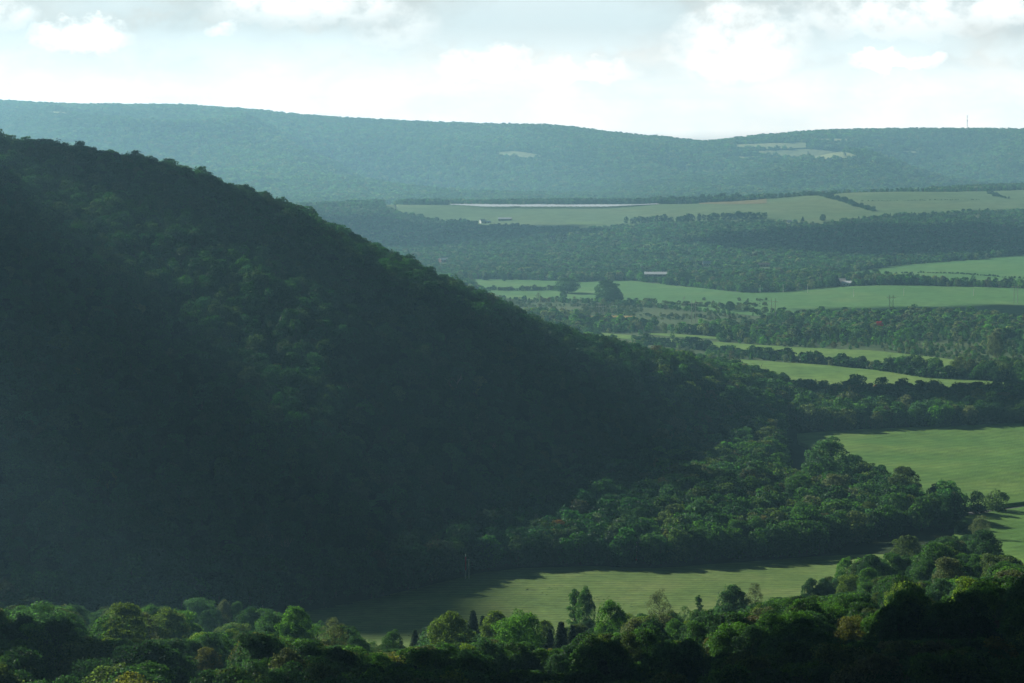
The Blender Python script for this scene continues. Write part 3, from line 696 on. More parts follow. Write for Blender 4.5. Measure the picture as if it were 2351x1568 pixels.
SALIENT = [
 (290, 1373, 112, 1.45, 'round', T_YEL * .8, 'largest olive green tree of the lower left, its dark trunk showing through the crown'),
 (388, 1383, 104, 1.40, 'round', T_YEL * .85, 'broad yellowish green tree right behind the largest tree of the lower left'),
 (465, 1362, 90, 1.30, 'spread', T_TEAL, 'blue green vine covered tree at the back of the lower left wood'),
 (480, 1395, 52, 1.9, 'oval', T_DARK, 'dark oval tree in front of the vine covered tree at lower left'),
 (516, 1369, 42, 2.3, 'oval', T_GREY, 'pale grey green narrow tree left of the first utility pole'),
 (544, 1374, 38, 2.4, 'oval', T_GREEN, 'narrow mid green tree next to the pale grey green one by the utility pole'),
 (576, 1385, 58, 1.9, 'round', T_DARK * 1.2, 'dark green tree directly below the plain grey utility pole'),
 (103, 1508, 58, 1.6, 'round', T_GREEN, 'round green tree alone in the dark bottom left corner'),
 (168, 1507, 56, 1.6, 'oval', T_GREEN * 1.15, 'tall oval green tree next to the corner tree at bottom left'),
 (212, 1410, 44, 1.8, 'sparse', T_BRIGHT * .8, 'thin sunlit tree standing left of the largest olive tree'),
 (476, 1480, 74, 1.3, 'round', T_GOLD * .8, 'rounded yellow tinged tree below the vine covered tree'),
 (419, 1507, 62, 1.3, 'round', T_TEAL * .9, 'low round blue green tree near the bottom edge below the two olive trees'),
 (537, 1464, 46, 1.8, 'oval', T_GREEN * 1.1, 'small oval tree right of the yellow tinged one at lower left'),
 (420, 1550, 36, 1.3, 'round', T_BRIGHT * .8, 'small bright tree cut by the bottom edge at lower left'),
 (681, 1383, 92, 1.55, 'round', T_BRIGHT * 1.1, 'big bright green cottonwood at the left end of the meadow'),
 (732, 1418, 50, 1.7, 'sparse', T_BRIGHT, 'light green thin tree between the big cottonwood and the grey green tree'),
 (768, 1408, 72, 1.75, 'sparse', T_GREY * .95, 'feathery grey green tree with bare stems at the left end of the meadow'),
 (901, 1441, 54, 1.5, 'round', T_GREEN * .95, 'dark round tree at the meadow edge left of two small spruces'),
 (853, 1462, 36, 1.6, 'sparse', T_GREEN, 'small open tree in front of the shaded meadow corner'),
 (953, 1438, 34, 2.2, 'spruce', T_SPRUCE, 'left one of two small dark spruces beside the round yellow green tree'),
 (978, 1439, 30, 2.2, 'spruce', T_SPRUCE, 'right one of two small dark spruces beside the round yellow green tree'),
 (1035, 1393, 106, 1.35, 'round', T_YEL * .95, 'round yellow green tree with branches showing, in front of the meadow'),
 (1086, 1392, 46, 2.3, 'spruce', T_SPRUCE, 'tallest dark spruce behind the round yellow green tree'),
 (1108, 1406, 34, 2.3, 'spruce', T_SPRUCE, 'slimmer dark spruce right of the tallest one'),
 (1140, 1394, 80, 1.5, 'round', T_YEL * .85, 'yellow green tree left of the widest crown in front of the meadow'),
 (1192, 1387, 108, 1.4, 'spread', T_BRIGHT * 1.15, 'widest light green crown in the middle of the meadow edge'),
 (1252, 1416, 50, 1.6, 'round', T_YEL * .9, 'small yellow green tree at the right shoulder of the widest crown'),
 (1288, 1417, 50, 2.2, 'spruce', T_SPRUCE * .9, 'first of the dark spruces left of the slim poplars'),
 (1314, 1426, 42, 2.2, 'spruce', T_SPRUCE * .9, 'dark spruce nearest the slim poplars'),
 (1262, 1436, 40, 2.2, 'spruce', T_SPRUCE, 'short dark spruce at the foot of the widest light green crown'),
 (1317, 1344, 34, 3.6, 'column', T_GREEN * 1.1, 'slim single poplar in front of the lit meadow'),
 (1345, 1336, 46, 3.1, 'oval', T_GREEN * 1.1, 'tall paired poplar reaching highest into the lit meadow'),
 (1403, 1368, 82, 1.8, 'round', T_BRIGHT, 'large bright green tree right of the tall poplars'),
 (1513, 1343, 60, 1.9, 'sparse', T_GREY * .8, 'open grey green tree with see-through crown against the lit meadow'),
 (1605, 1362, 22, 3.0, 'column', T_GREEN, 'very thin young tree standing against the lit meadow'),
 (1572, 1384, 34, 2.0, 'sparse', T_GREEN, 'low open tree left of the very thin young tree'),
 (1680, 1333, 80, 1.6, 'round', T_TEAL * .9, 'big dark blue green tree at the right part of the meadow edge'),
 (1732, 1331, 40, 2.2, 'sparse', T_GREY * .8, 'half bare greyish tree right behind the big dark blue green one'),
 (1551, 1413, 64, 1.5, 'round', T_GREEN * 1.2, 'rounded mid green tree below the see-through tree'),
 (1462, 1510, 66, 1.3, 'spread', T_BRIGHT, 'flat topped yellow green tree near the bottom edge in the middle'),
 (1492, 1540, 38, 1.3, 'round', T_GOLD * .7, 'small brownish orange tree cut by the bottom edge'),
 (1631, 1455, 46, 2.0, 'oval', T_GOLD * .75, 'tall olive gold tree right of the bottom middle'),
 (1605, 1505, 92, 1.2, 'round', T_GREEN * 1.2, 'broad leafy green tree at the bottom below the olive gold one'),
 (1728, 1424, 96, 1.3, 'round', T_TEAL, 'wide grey teal tree left of the golden crowned one'),
 (1212, 1489, 64, 1.3, 'round', T_TEAL, 'rounded teal tree at the bottom below the widest light green crown'),
 (1282, 1493, 66, 1.3, 'round', T_TEAL * .85, 'broad dull green tree next to the rounded teal one at the bottom'),
 (1128, 1512, 16, 3.6, 'column', T_GOLD * .9, 'thin yellow leaved stem covered in vines near the bottom edge'),
 (1941, 1274, 48, 1.7, 'round', T_BRIGHT * 1.1, 'lone bright green tree at the right end of the meadow'),
 (1861, 1320, 48, 1.7, 'round', T_DARK * 1.2, 'left of the pair of dark rounded trees below the meadow end'),
 (1893, 1322, 44, 1.7, 'round', T_DARK * 1.3, 'right of the pair of dark rounded trees below the meadow end'),
 (2046, 1264, 76, 1.3, 'round', T_GREEN * 1.1, 'big domed green tree right of the meadow end'),
 (2126, 1277, 74, 1.3, 'round', T_GREEN, 'domed tree with a few bare twigs on top, right of the meadow end'),
 (2244, 1267, 66, 1.5, 'round', T_GREEN * 1.1, 'tall mid green tree standing above its neighbours at the right edge wood'),
 (1952, 1311, 64, 1.3, 'spread', T_YEL * .9, 'sunlit yellow green tree in front of the lone bright one'),
 (2163, 1322, 84, 1.2, 'round', T_TEAL, 'broad blue green tree in the middle of the right wood'),
 (1952, 1406, 90, 1.2, 'spread', T_GOLD * .85, 'golden crowned tree in the lower right wood'),
 (1915, 1437, 48, 1.4, 'round', T_GOLD * .8, 'smaller golden tree leaning on the golden crowned one'),
 (2056, 1391, 104, 1.3, 'round', T_TEAL * .8, 'huge dark blue green tree right of the golden crowned one'),
 (2155, 1389, 100, 1.3, 'round', T_DARK * 1.3, 'large dark green tree next to the huge blue green one'),
 (2289, 1416, 64, 1.3, 'round', T_RUST * .8, 'brownish green tree near the right edge of the lower wood'),
 (2335, 1490, 38, 1.8, 'oval', T_GREEN * 1.1, 'pointed green tree at the bottom right corner'),
 (2019, 1353, 52, 1.4, 'round', T_YEL * .6, 'small yellowish tree above the huge dark blue green one'),
 (2252, 1176, 48, 1.4, 'sparse', T_GREY, 'pale leaved tree at the corner of the lower cornfield'),
 (2177, 1183, 34, 0.9, 'bush', T_GREEN * .9, 'dark low bush below the road sign'),
 (2213, 1191, 34, 1.2, 'round', T_TEAL * .8, 'dark bushy tree left of the pale leaved one by the cornfield'),
 (2258, 1210, 90, 1.2, 'round', T_TEAL * .8, 'wide dark tree beneath the pale leaved one by the cornfield'),
 (2082, 1222, 78, 1.2, 'round', T_OLIVE, 'domed olive tree left of the road side woods'),
 (1899, 999, 112, 1.25, 'round', T_TEAL * 1.1, 'tallest rounded tree on the wooded knoll beside the cornfield'),
 (1962, 1038, 56, 1.3, 'round', T_DARK * 1.2, 'dark tree at the right shoulder of the tallest knoll tree'),
 (2024, 1064, 28, 1.9, 'oval', T_DARK, 'small dark pointed tree between the knoll and the cornfield'),
 (2075, 1066, 78, 0.95, 'round', T_OLIVE * .9, 'olive tree whose shadow falls on the cornfield'),
 (1283, 1188, 62, 1.2, 'round', T_ORANGE * .75, 'orange and green autumn tree at the left end of the knoll wood'),
 (1231, 1174, 30, 2.3, 'spruce', T_BLUE, 'blue grey spruce left of the orange autumn tree'),
 (1210, 1204, 28, 2.1, 'oval', T_BRIGHT, 'narrow lit tree below the blue grey spruce'),
 (1472, 1160, 56, 1.6, 'oval', T_DARK * 1.1, 'tall dark tree behind the red banded pole'),
 (1683, 1190, 52, 1.6, 'oval', T_GREEN * 1.2, 'left of two tall green trees in the middle of the knoll wood edge'),
 (1737, 1179, 54, 1.7, 'oval', T_GREEN * 1.3, 'right of two tall green trees in the middle of the knoll wood edge'),
 (1837, 1146, 54, 1.9, 'oval', T_GREEN * 1.2, 'tall tapering green tree between two rusty ones on the knoll edge'),
 (1891, 1172, 46, 1.6, 'round', T_RUST, 'rusty brown tree on the right side of the knoll edge'),
 (1768, 1164, 32, 2.0, 'oval', T_RUST * .9, 'narrow rusty tree behind the two tall green ones'),
 (1600, 1081, 28, 1.5, 'round', T_BRIGHT * 1.3, 'small bright tree in the dark middle of the knoll'),
 (1995, 1145, 62, 1.3, 'round', T_OLIVE, 'olive rounded tree at the right end of the knoll'),
 (1833, 1081, 76, 1.1, 'round', T_GREEN * 1.1, 'domed tree below the tallest knoll tree'),
 (1758, 1097, 50, 1.2, 'round', T_GREEN, 'small round tree left of the domed one on the knoll'),
 (1916, 1083, 76, 1.0, 'round', T_GREY * 1.1, 'flat grey brown tree on top of the knoll'),
 (1303, 636, 60, .62, 'round', T_TEAL, 'large round tree standing in the far green field'),
 (1393, 640, 62, .85, 'round', T_TEAL, 'tall spreading tree right of the round one in the far green field'),
 (1408, 660, 46, .8, 'round', T_DARK, 'dark tree against the right side of the tall spreading one'),
 (1293, 666, 17, 1.2, 'round', T_GREEN, 'small tree below the large round field tree'),
 (1236, 670, 14, 1.2, 'sparse', T_GREY, 'small thin tree in the lower part of the far green field'),
 (1105, 665, 32, .9, 'sparse', T_GREY, 'pale half bare tree where the far field meets the hillside'),
 (2285, 758, 40, 1.6, 'round', T_GREY * 1.2, 'pale tall tree above the right end of the narrow hay field'),
 (2018, 736, 26, .9, 'round', T_RED, 'dark red maple in the valley wood below the fields'),
 (2011, 881, 16, 1.2, 'round', T_RED * .8, 'small red tree on the edge of the dark tree line'),
 (718, 539, 14, 1.3, 'round', T_RED, 'single bright red tree on the hillside crest'),
 (1676, 690, 24, 1.0, 'round', T_DARK, 'grey round tree on the near edge of the far crop field'),
 (1702, 694, 20, 1.0, 'sparse', T_GREY, 'pale round tree right of the grey one on the crop field edge'),
 (2126, 632, 34, .62, 'round', T_DARK, 'dark round tree beside the gravel lane'),
 (2173, 640, 18, .8, 'round', T_DARK, 'little dark tree right of the round one by the gravel lane'),
 (1990, 618, 22, 1.1, 'round', T_DARK, 'left of two dark trees behind the white house'),
 (2010, 617, 24, 1.1, 'round', T_DARK, 'right of two dark trees behind the white house'),
 (1920, 630, 22, 1.2, 'spruce', T_DARK, 'dark pine directly left of the white house'),
 (1571, 622, 38, .9, 'round', T_DARK * .9, 'wide dark pine right of the long barn'),
 (2050, 822, 30, .95, 'sparse', T_GREY * .8, 'left of two thin trees standing on the strip between hay fields'),
 (2093, 824, 22, 1.1, 'sparse', T_GREY * .8, 'right of two thin trees standing on the strip between hay fields'),
 (1889, 491, 15, 1.1, 'round', T_DARK, 'round tree at the lower edge of the plateau field'),
 (1843, 496, 9, 1.4, 'spruce', T_DARK, 'small conical tree on the plateau field edge'),
]
for i, (U, Vt, wD, asp, k, tint, lab) in enumerate(SALIENT):
    pick_tree(U, Vt, wD, asp, k, tint, lab, var=i, group=None)
ORD = ['leftmost', 'second', 'third', 'fourth', 'fifth', 'sixth', 'seventh', 'eighth', 'ninth', 'tenth', 'eleventh', 'twelfth', 'thirteenth', 'fourteenth', 'fifteenth', 'sixteenth', 'seventeenth', 'eighteenth', 'nineteenth', 'twentieth', 'twenty-first', 'twenty-second', 'twenty-third', 'twenty-fourth', 'twenty-fifth', 'twenty-sixth']
# trees in a row at the head of the far field
for i in range(26):
    U = 1068 + i * 11.5 + rnd.uniform(-4, 4); V_ = rnd.uniform(618, 628)
    k = rnd.choice(['spruce', 'round', 'oval', 'oval'])
    pick_tree(U, V_, rnd.uniform(9, 15), rnd.uniform(1.1, 1.5), k, T_DARK * rnd.uniform(.8, 1.4), ('leftmost tree in the row along the head of the far green field' if i == 0 else ORD[i] + ' tree from the left in the row along the head of the far field'), group='trees along the head of the far green field')

# sight gaps in front of the farm buildings: (U, V of the eaves, half width)
GAPS = [(1936, 650, 20), (1505, 628, 32), (1018, 597, 14), (1622, 606, 16), (1755, 608, 16), (772, 470, 12), (930, 468, 8), (1112, 509, 16), (1160, 503, 20), (1272, 547, 11), (1297, 543, 9), (1812, 510, 8)]
def open_gaps(x, y, z, h):
    for _ in range(2):
        U_, V_ = project(x, y, z + h)
        for gu, gv, gw in GAPS:
            yb = at(gu, gv + 5)[1]
            m_ = (np.abs(U_ - gu) < gw) & (y < yb + 14) & (V_ < gv + 7) & (y > yb - 500)
            h = np.where(m_, h - (gv + 7 - V_) / FD * y, h)
    return h
# ------------------------------------------------------------------ fill the woods
def scatter(y0, y1, sp, jitter=0.8, tmax=0.262):
    """jittered grid over the part of the fan between two distances"""
    xs = np.arange(-tmax * y1, tmax * y1, sp); ys = np.arange(y0, y1, sp * 0.92)
    X, Y = np.meshgrid(xs, ys); X[1::2] += sp / 2
    X = (X + (rng.random(X.shape) - .5) * sp * jitter).ravel(); Y = (Y + (rng.random(Y.shape) - .5) * sp * jitter).ravel()
    k = (np.abs(X / Y) < tmax); return X[k], Y[k]
def clear_of_roads(x, y, extra=4):
    r = np.ones(len(x), bool)
    for rx, ry, w_ in ROADS:
        yy = np.interp(x, rx, ry, left=-1e9, right=-1e9); r &= np.abs(y - yy) > w_ / 2 + extra
    return r
def clear_of_taken(x, y):
    r = np.ones(len(x), bool)
    for tx, ty, rr in TAKEN:
        r &= (x - tx) ** 2 + (y - ty) ** 2 > rr * rr
    return r
CAP = np.array([(-200, 1385), (0, 1385), (200, 1385), (250, 1385), (330, 1385), (600, 1385), (650, 1405), (800, 1430), (830, 1462), (980, 1462), (1000, 1410), (1240, 1410), (1300, 1430), (1450, 1405), (1500, 1400), (1640, 1385),
                (1800, 1365), (1880, 1335), (1930, 1300), (1960, 1275), (2000, 1262), (2060, 1250), (2150, 1235), (2180, 1225), (2250, 1222), (2351, 1290), (2600, 1300)], float)
groups = {}
def stats(msg, n): print('COUNT', msg, n)

# near wood
x, y = scatter(520, 1330, 8.8)
th = x / y; foot = np.interp(th, TG, DK[6])
k = (y < foot - 6) & ~in_fields(x, y, 3) & clear_of_roads(x, y) & clear_of_taken(x, y)
x, y = x[k], y[k]; h = rng.uniform(14, 24, len(x)) * np.where(rng.random(len(x)) < 0.12, 0.55, 1)
z = ground(x, y); capn = 34 * rng.random(len(x)) ** 1.5
for it in range(3):
    U_, V_ = project(x, y, z + h); cap = np.interp(U_, CAP[:, 0], CAP[:, 1]) + capn
    for su_, sv_, sw_, sh_, sd_ in SHOWN:      # keep the front of the single trees free
        m_ = (np.abs(U_ - su_) < sw_ * 0.45 + h * 0.12 / y * FD) & (y < sd_ - 2)
        cap = np.where(m_, np.maximum(cap, sv_ + sh_ * 0.55), cap)
    h = np.where(V_ < cap, h - (cap - V_) / FD * y, h)
k = (h > 4.5); x, y, h, z = x[k], y[k], h[k], z[k]
U_, Vt_ = project(x, y, z + h); _, Vb_ = project(x, y, z)
inview = (U_ > -40) & (U_ < 2391) & (Vt_ < 1575)
kind_names = ['round', 'round', 'round', 'oval', 'oval', 'spread', 'sparse', 'bush', 'spruce']
kind = rng.choice(9, len(x), p=[.2, .2, .16, .12, .1, .1, .05, .04, .03]); kind = np.where(h < 7, 7, kind)
COLS = [T_GREEN, T_DARK, T_TEAL, T_BRIGHT, T_YEL, T_OLIVE, T_GREY, T_GOLD, T_RUST]
cn = ['mid green', 'dark green', 'blue green', 'bright green', 'yellow green', 'olive', 'grey green', 'golden', 'rusty']
ck = rng.choice(9, len(x), p=[.28, .2, .2, .1, .05, .1, .05, .015, .005])
tin = np.array(COLS)[ck] * (1 + rng.normal(0, .15, (len(x), 1)))
tin = np.where((kind == 8)[:, None], T_SPRUCE[None], tin)
size_px = np.where(inview, h / y, 0)
N_SINGLE = 300 - 75
# the ones that show largest: a coarse image-space count of unhidden tops, nearest first
order = np.argsort(y); show = np.zeros(len(x))
covered = np.zeros((160, 260), bool)
for i in order:
    if not inview[i]: continue
    u = int(U_[i] / 10); vt = int(max(0, (Vt_[i])) / 10); vb = int(min(1568, Vb_[i]) / 10); hw = max(1, int(h[i] * .36 / y[i] * FD / 10))
    a, b = max(0, u - hw), min(235, u + hw + 1); c = covered[vt:vb + 1, a:b]
    show[i] = (~c).sum(); covered[vt:vb + 1, a:b] = True
def short_name(l):
    for cut in (',', ' of the lower', ' right behind', ' left of', ' right of', ' at the', ' in front', ' next', ' by the', ' below', ' directly', ' alone', ' standing', ' cut', ' near', ' behind', ' beside', ' with', ' reaching', ' against', ' against', ' beneath', ' above', ' on ', ' leaning', ' between', ' in the', ' whose', ' where'):
        if cut in l: l = l.split(cut)[0]
    return l
LANDMARKS = []; USED = set(); V_top_of = {}
for U0_, V0_, w0_, a0_, k0_, t0_, l0_ in SALIENT:
    n0_ = short_name(l0_)
    if V0_ > 1150 and 2 < len(n0_.split()) < 8 and n0_.split()[0] not in ('left', 'right', 'first'): LANDMARKS.append((U0_, V0_, a0_ * w0_ * .6, n0_))
single = np.zeros(len(x), bool); single[np.argsort(-show)[:N_SINGLE]] = True; single &= show > 0
area = lambda U, V: ('left of the meadow' if U < 760 else 'along the bottom below the meadow' if U < 1300 else 'below the lit meadow' if U < 1860 else 'right of the meadow')
for i in np.where(single)[0]:
    kn = kind_names[kind[i]]
    best = min(LANDMARKS, key=lambda m: (m[0] - U_[i]) ** 2 + (m[1] + m[2] * .5 - Vt_[i] - 20) ** 2)
    du, dv = U_[i] - best[0], Vt_[i] + 20 - (best[1] + best[2] * .5); far_ = math.hypot(du, dv) > 75
    side_ = ('left of' if du < 0 else 'right of') if abs(du) > 1.3 * abs(dv) else ('above' if dv < 0 else 'below') if abs(dv) > 1.3 * abs(du) else ('above and ' if dv < 0 else 'below and ') + ('left of' if du < 0 else 'right of')
    tall = 'small' if h[i] < 12 else 'tall' if h[i] > 20 else ''
    what = {'spruce': 'spruce', 'bush': 'shrub', 'oval': 'oval tree', 'spread': 'flat topped tree', 'sparse': 'thin leaved tree'}.get(kn, 'round tree')
    tone = 'dark' if kn == 'spruce' else cn[ck[i]]
    where = area(U_[i], Vt_[i])
    lab_ = ' '.join(('%s %s %s %s %s the %s' % (tall, tone, what, 'some way' if far_ else 'just', side_, best[3])).split())
    if len(lab_.replace('-', ' ').split()) > 16: lab_ = lab_.replace('some way ', '').replace('just ', '')
    if len(lab_.replace('-', ' ').split()) > 16: lab_ = lab_.replace('small ', '', 1).replace('tall ', '', 1)
    if lab_ in USED: lab_ = lab_.replace(tone, 'slightly higher' + ' ' + tone if V_top_of[lab_] > Vt_[i] else 'slightly lower ' + tone, 1)
    if len(lab_.replace('-', ' ').split()) > 16: lab_ = lab_.replace('slightly ', '').replace('above and ', '').replace('below and ', '')
    if len(lab_.replace('-', ' ').split()) > 16: lab_ = lab_.replace(' green ', ' ', 1)
    USED.add(lab_); V_top_of[lab_] = Vt_[i]
    single_tree(float(x[i]), float(y[i]), float(h[i]), float(rng.uniform(.95, 1.25)), kn, tin[i], lab_, group='trees crowded in the wood %s' % where)
r_ = ~single
wood('near_wood', 'mixed green wood crowding the slope along the bottom of the view', P_NEAR, x[r_], y[r_], h[r_], kind[r_], tin[r_], rng.uniform(.95, 1.3, r_.sum()))
stats('near', len(x)); stats('single', single.sum())

# hillside, knoll and the tree line beyond: 1050..2150
x, y = scatter(960, 2150, 8.2, tmax=0.30)
th = x / y; foot = np.interp(th, TG, DK[6])
k = (y > foot + 2) & ~in_fields(x, y, 2) & clear_of_roads(x, y) & clear_of_taken(x, y)
k &= ~((th > 0.115) & (y > 1880) & (y < 2010)) & ~((th > 0.112) & (y > 1415) & (y < 1700))
x, y = x[k], y[k]; h = rng.uniform(11.5, 17, len(x)); z = ground(x, y)
onhill = (x / y < 0.06) & (y > np.interp(x / y, TG, DK[7]))
h = np.where(onhill, rng.uniform(9.5, 16, len(x)), h * 1.15) * np.where(rng.random(len(x)) < 0.06, 1.2, 1.0)
U_, V_ = project(x, y, z + h)
# lower trees where the strip field shows over them
k = seen(x, y, z + h, 0.004); x, y, h, z, onhill = x[k], y[k], h[k], z[k], onhill[k]
kind = rng.choice(9, len(x), p=[.2, .2, .18, .16, .09, .1, .06, .0, .01])
tin = tints(len(x), [T_GREEN, T_DARK, T_TEAL, T_BRIGHT, T_OLIVE, T_GREY, T_RUST, T_GOLD], [.3, .22, .2, .06, .14, .05, .008, .006])
tin[onhill] = tints(onhill.sum(), [T_GREEN, T_DARK, T_OLIVE, T_TEAL, T_GOLD], [.4, .24, .22, .135, .004])
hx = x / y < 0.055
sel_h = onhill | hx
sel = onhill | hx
tin = tin * (1 + 0.40 * fbm(x, y, 60, 3, 21))[:, None] * np.where(sel_h[:, None], np.array([[0.55, 0.76, 0.92]]), 1.15)  # hillside leaves darkened and blued: the hill's shade put into the tint
wd = rng.uniform(.95, 1.3, len(x))
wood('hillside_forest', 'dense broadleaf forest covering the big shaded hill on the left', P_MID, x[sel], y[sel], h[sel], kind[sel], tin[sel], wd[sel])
sel = ~sel
wood('knoll_wood', 'mixed wood on the low knoll and along the cornfield', P_MID, x[sel], y[sel], h[sel], kind[sel], tin[sel], wd[sel])
stats('hill', len(x))

# valley woods 2150..3450
x, y = scatter(2150, 3450, 9.2)
z = ground(x, y); U_, V_ = project(x, y, z)
k = ~in_fields(x, y, 1) & clear_of_taken(x, y); x, y, z, U_, V_ = x[k], y[k], z[k], U_[k], V_[k]
dens = 0.5 + 0.5 * fbm(x, y, 130, 3, 77)
thin = np.where(V_ > 700, ss(0.30, 0.55, dens + 0.15 * ss(1700, 2000, U_)), 1.0)
thin = np.where((V_ < 764) & (V_ > 732) & (U_ < 1500), 1.0, thin)
k = rng.random(len(x)) < 0.18 + 0.82 * thin; x, y, z, U_, V_, dens = x[k], y[k], z[k], U_[k], V_[k], dens[k]
h = rng.uniform(7, 16, len(x)) * (0.60 + 0.65 * dens) * np.where((V_ > 755) & (V_ < 830) & (U_ > 1500), 0.95, 1)
# the hedge strips between the hay fields stay low
hedge = (V_ > 785) & (U_ > 1480) & (U_ < 2351)
h = np.where(hedge, h * 0.62, h)
h = np.where((V_ > 684) & (V_ < 732) & (U_ < 1770), h * 0.42, h)
h = open_gaps(x, y, z, h); k = h > 1.5; x, y, z, U_, V_, dens, h = x[k], y[k], z[k], U_[k], V_[k], dens[k], h[k]
k = seen(x, y, z + h, 0.003); x, y, h, dens = x[k], y[k], h[k], dens[k]
kind = rng.choice(9, len(x), p=[.2, .18, .16, .14, .12, .06, .08, .02, .04])
tin = tints(len(x), [T_GREEN, T_DARK, T_TEAL, T_GREY, T_OLIVE, T_RUST, T_BRIGHT], [.24, .2, .2, .18, .1, .01, .1], .28)
tin = tin * 1.3
wood('valley_wood', 'loose woods, thickets and hedges on the valley floor', P_LOW, x, y, h, kind, tin, rng.uniform(1.0, 1.35, len(x)))
stats('valley', len(x))
# weeds standing in the meadow
x, y = scatter(1000, 1180, 2.6); z = ground(x, y); U_, V_ = project(x, y, z)
k = (V_ > 1322) & (V_ < 1400) & (U_ > 1180) & (U_ < 1480) & (np.abs(U_ - 1180 - (V_ - 1322) * 3.0) < 75) & (fbm(x, y, 14, 2, 8) > 0.0)
k |= (U_ > 800) & (U_ < 1250) & (V_ > 1425) & (fbm(x, y, 12, 2, 18) > 0.25)
x, y = x[k], y[k]
wood('meadow_weeds', 'patches of rough weeds standing in the mown meadow', P_LOW, x, y, rng.uniform(.35, .95, len(x)), rng.choice([7, 7, 0, 1], len(x)), tints(len(x), [T_GREY, T_OLIVE, T_GREEN, T_GOLD], [.4, .3, .25, .05]), rng.uniform(1.2, 2.0, len(x)))['category'] = 'weeds'
# bushes in the marsh
x, y = scatter(2350, 3050, 9.0); z = ground(x, y); U_, V_ = project(x, y, z)
k = (V_ > 690) & (V_ < 752) & (U_ > 1110) & (U_ < 1760) & (fbm(x, y, 60, 2, 5) > -0.12); x, y = x[k], y[k]
wood('marsh_bushes', 'low dull bushes scattered over the marshy ground', P_LOW, x, y, rng.uniform(1.5, 5.5, len(x)), rng.choice([7, 7, 0, 1], len(x)), tints(len(x), [T_OLIVE, T_GREY, T_DARK], [.4, .3, .3]), rng.uniform(1, 1.5, len(x)))

# middle slope 3450..5330
x, y = scatter(3450, 5330, 9.0)
z = ground(x, y); U_, V_ = project(x, y, z)
k = ~in_fields(x, y, 1) & clear_of_taken(x, y)
k &= ~((y > 5100) & (U_ > 1700) & (U_ < 2130))
x, y, z = x[k], y[k], z[k]; h = rng.uniform(8, 15, len(x)) * (0.85 + 0.35 * fbm(x, y, 150, 2, 3)); h = open_gaps(x, y, z, h); k = h > 1.5; x, y, z, h = x[k], y[k], z[k], h[k]
k = seen(x, y, z + h, 0.002); x, y, h = x[k], y[k], h[k]
kind = rng.choice(9, len(x), p=[.2, .18, .16, .14, .1, .06, .06, .02, .08])
tin = tints(len(x), [T_GREEN, T_DARK, T_TEAL, T_GREY, T_OLIVE, T_RUST], [.3, .2, .24, .16, .1, .01], .28)
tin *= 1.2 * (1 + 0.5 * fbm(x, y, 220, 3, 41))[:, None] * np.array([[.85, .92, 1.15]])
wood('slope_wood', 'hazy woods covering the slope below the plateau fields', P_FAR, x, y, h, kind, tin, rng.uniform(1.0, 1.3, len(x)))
stats('slope', len(x))
# far hills
x, y = scatter(6300, 9750, 15.0)
k = ~in_fields(x, y, 4); x, y = x[k], y[k]; z = ground(x, y); h = rng.uniform(9, 23, len(x))
k = seen(x, y, z + h, 0.0012); x, y, h = x[k], y[k], h[k]
kind = rng.choice(9, len(x), p=[.16, .16, .16, .14, .12, .12, .08, .01, .05])
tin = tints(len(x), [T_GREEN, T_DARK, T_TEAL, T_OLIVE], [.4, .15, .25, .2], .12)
tin *= 1.7 * (1 + 0.6 * fbm(x, y, 800, 4, 43))[:, None] * np.array([[1.2, 1.0, 1.3]])  # tint lifted and turned blue-grey: distance haze put into the leaf colour
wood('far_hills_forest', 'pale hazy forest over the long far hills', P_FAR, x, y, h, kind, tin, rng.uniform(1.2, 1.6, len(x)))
stats('far', len(x))

# ------------------------------------------------------------------ hedges as rows of shrubs
def hedge_row(name, label, pts, sp, hh, tint, coll=P_LOW, wide=1.4):
    U = np.array([p[0] for p in pts], float); V = np.array([p[1] for p in pts], float)
    uu = np.linspace(U[0], U[-1], 200); x, y, z = land(uu, np.interp(uu, U, V))
    s = np.concatenate([[0], np.cumsum(np.hypot(np.diff(x), np.diff(y)))]); q = np.arange(0, s[-1], sp)
    x = np.interp(q, s, x) + rng.normal(0, sp * .25, len(q)); y = np.interp(q, s, y) + rng.normal(0, sp * .25, len(q))
    hs = rng.uniform(hh[0], hh[1], len(q))
    wood(name, label, coll, x, y, hs, rng.choice([7, 0, 1, 3, 7], len(q)), tints(len(q), [tint, tint * .8, T_DARK], [.4, .3, .3]), rng.uniform(wide * .8, wide * 1.2, len(q)))['category'] = 'hedge'
hedge_row('field_hedge', 'hedge of dark shrubs slanting down between the plateau fields', [(1862, 449), (1885, 450), (1930, 462), (1990, 482), (2010, 487)], 7, (6, 13), T_DARK)
hedge_row('field_hedge', 'thin dark hedge line across the right plateau field', [(1955, 463), (2100, 461), (2250, 459)], 6, (2, 3.6), T_DARK)
hedge_row('field_hedge', 'short clump of bushes at the right end of the plateau field', [(2270, 446), (2312, 457)], 8, (5, 10), T_DARK)
hedge_row('field_hedge', 'low dark hedge curving through the slope field above the lane', [(1985, 634), (2040, 629), (2110, 627), (2200, 629), (2290, 636), (2360, 641)], 5, (2.2, 4.2), T_DARK)
hedge_row('field_hedge', 'low bank of weeds along the gravel lane', [(2040, 644), (2120, 648), (2220, 653), (2360, 658)], 6, (1.4, 3), T_DARK)
hedge_row('field_hedge', 'hedge across the far green field below the row of trees', [(1125, 667), (1200, 668), (1290, 666)], 6, (5, 9), T_OLIVE)
hedge_row('field_hedge', 'scattered bushes along the near edge of the far field', [(1400, 690), (1480, 695), (1560, 700), (1640, 708), (1720, 716), (1760, 720)], 11, (4, 9), T_OLIVE)
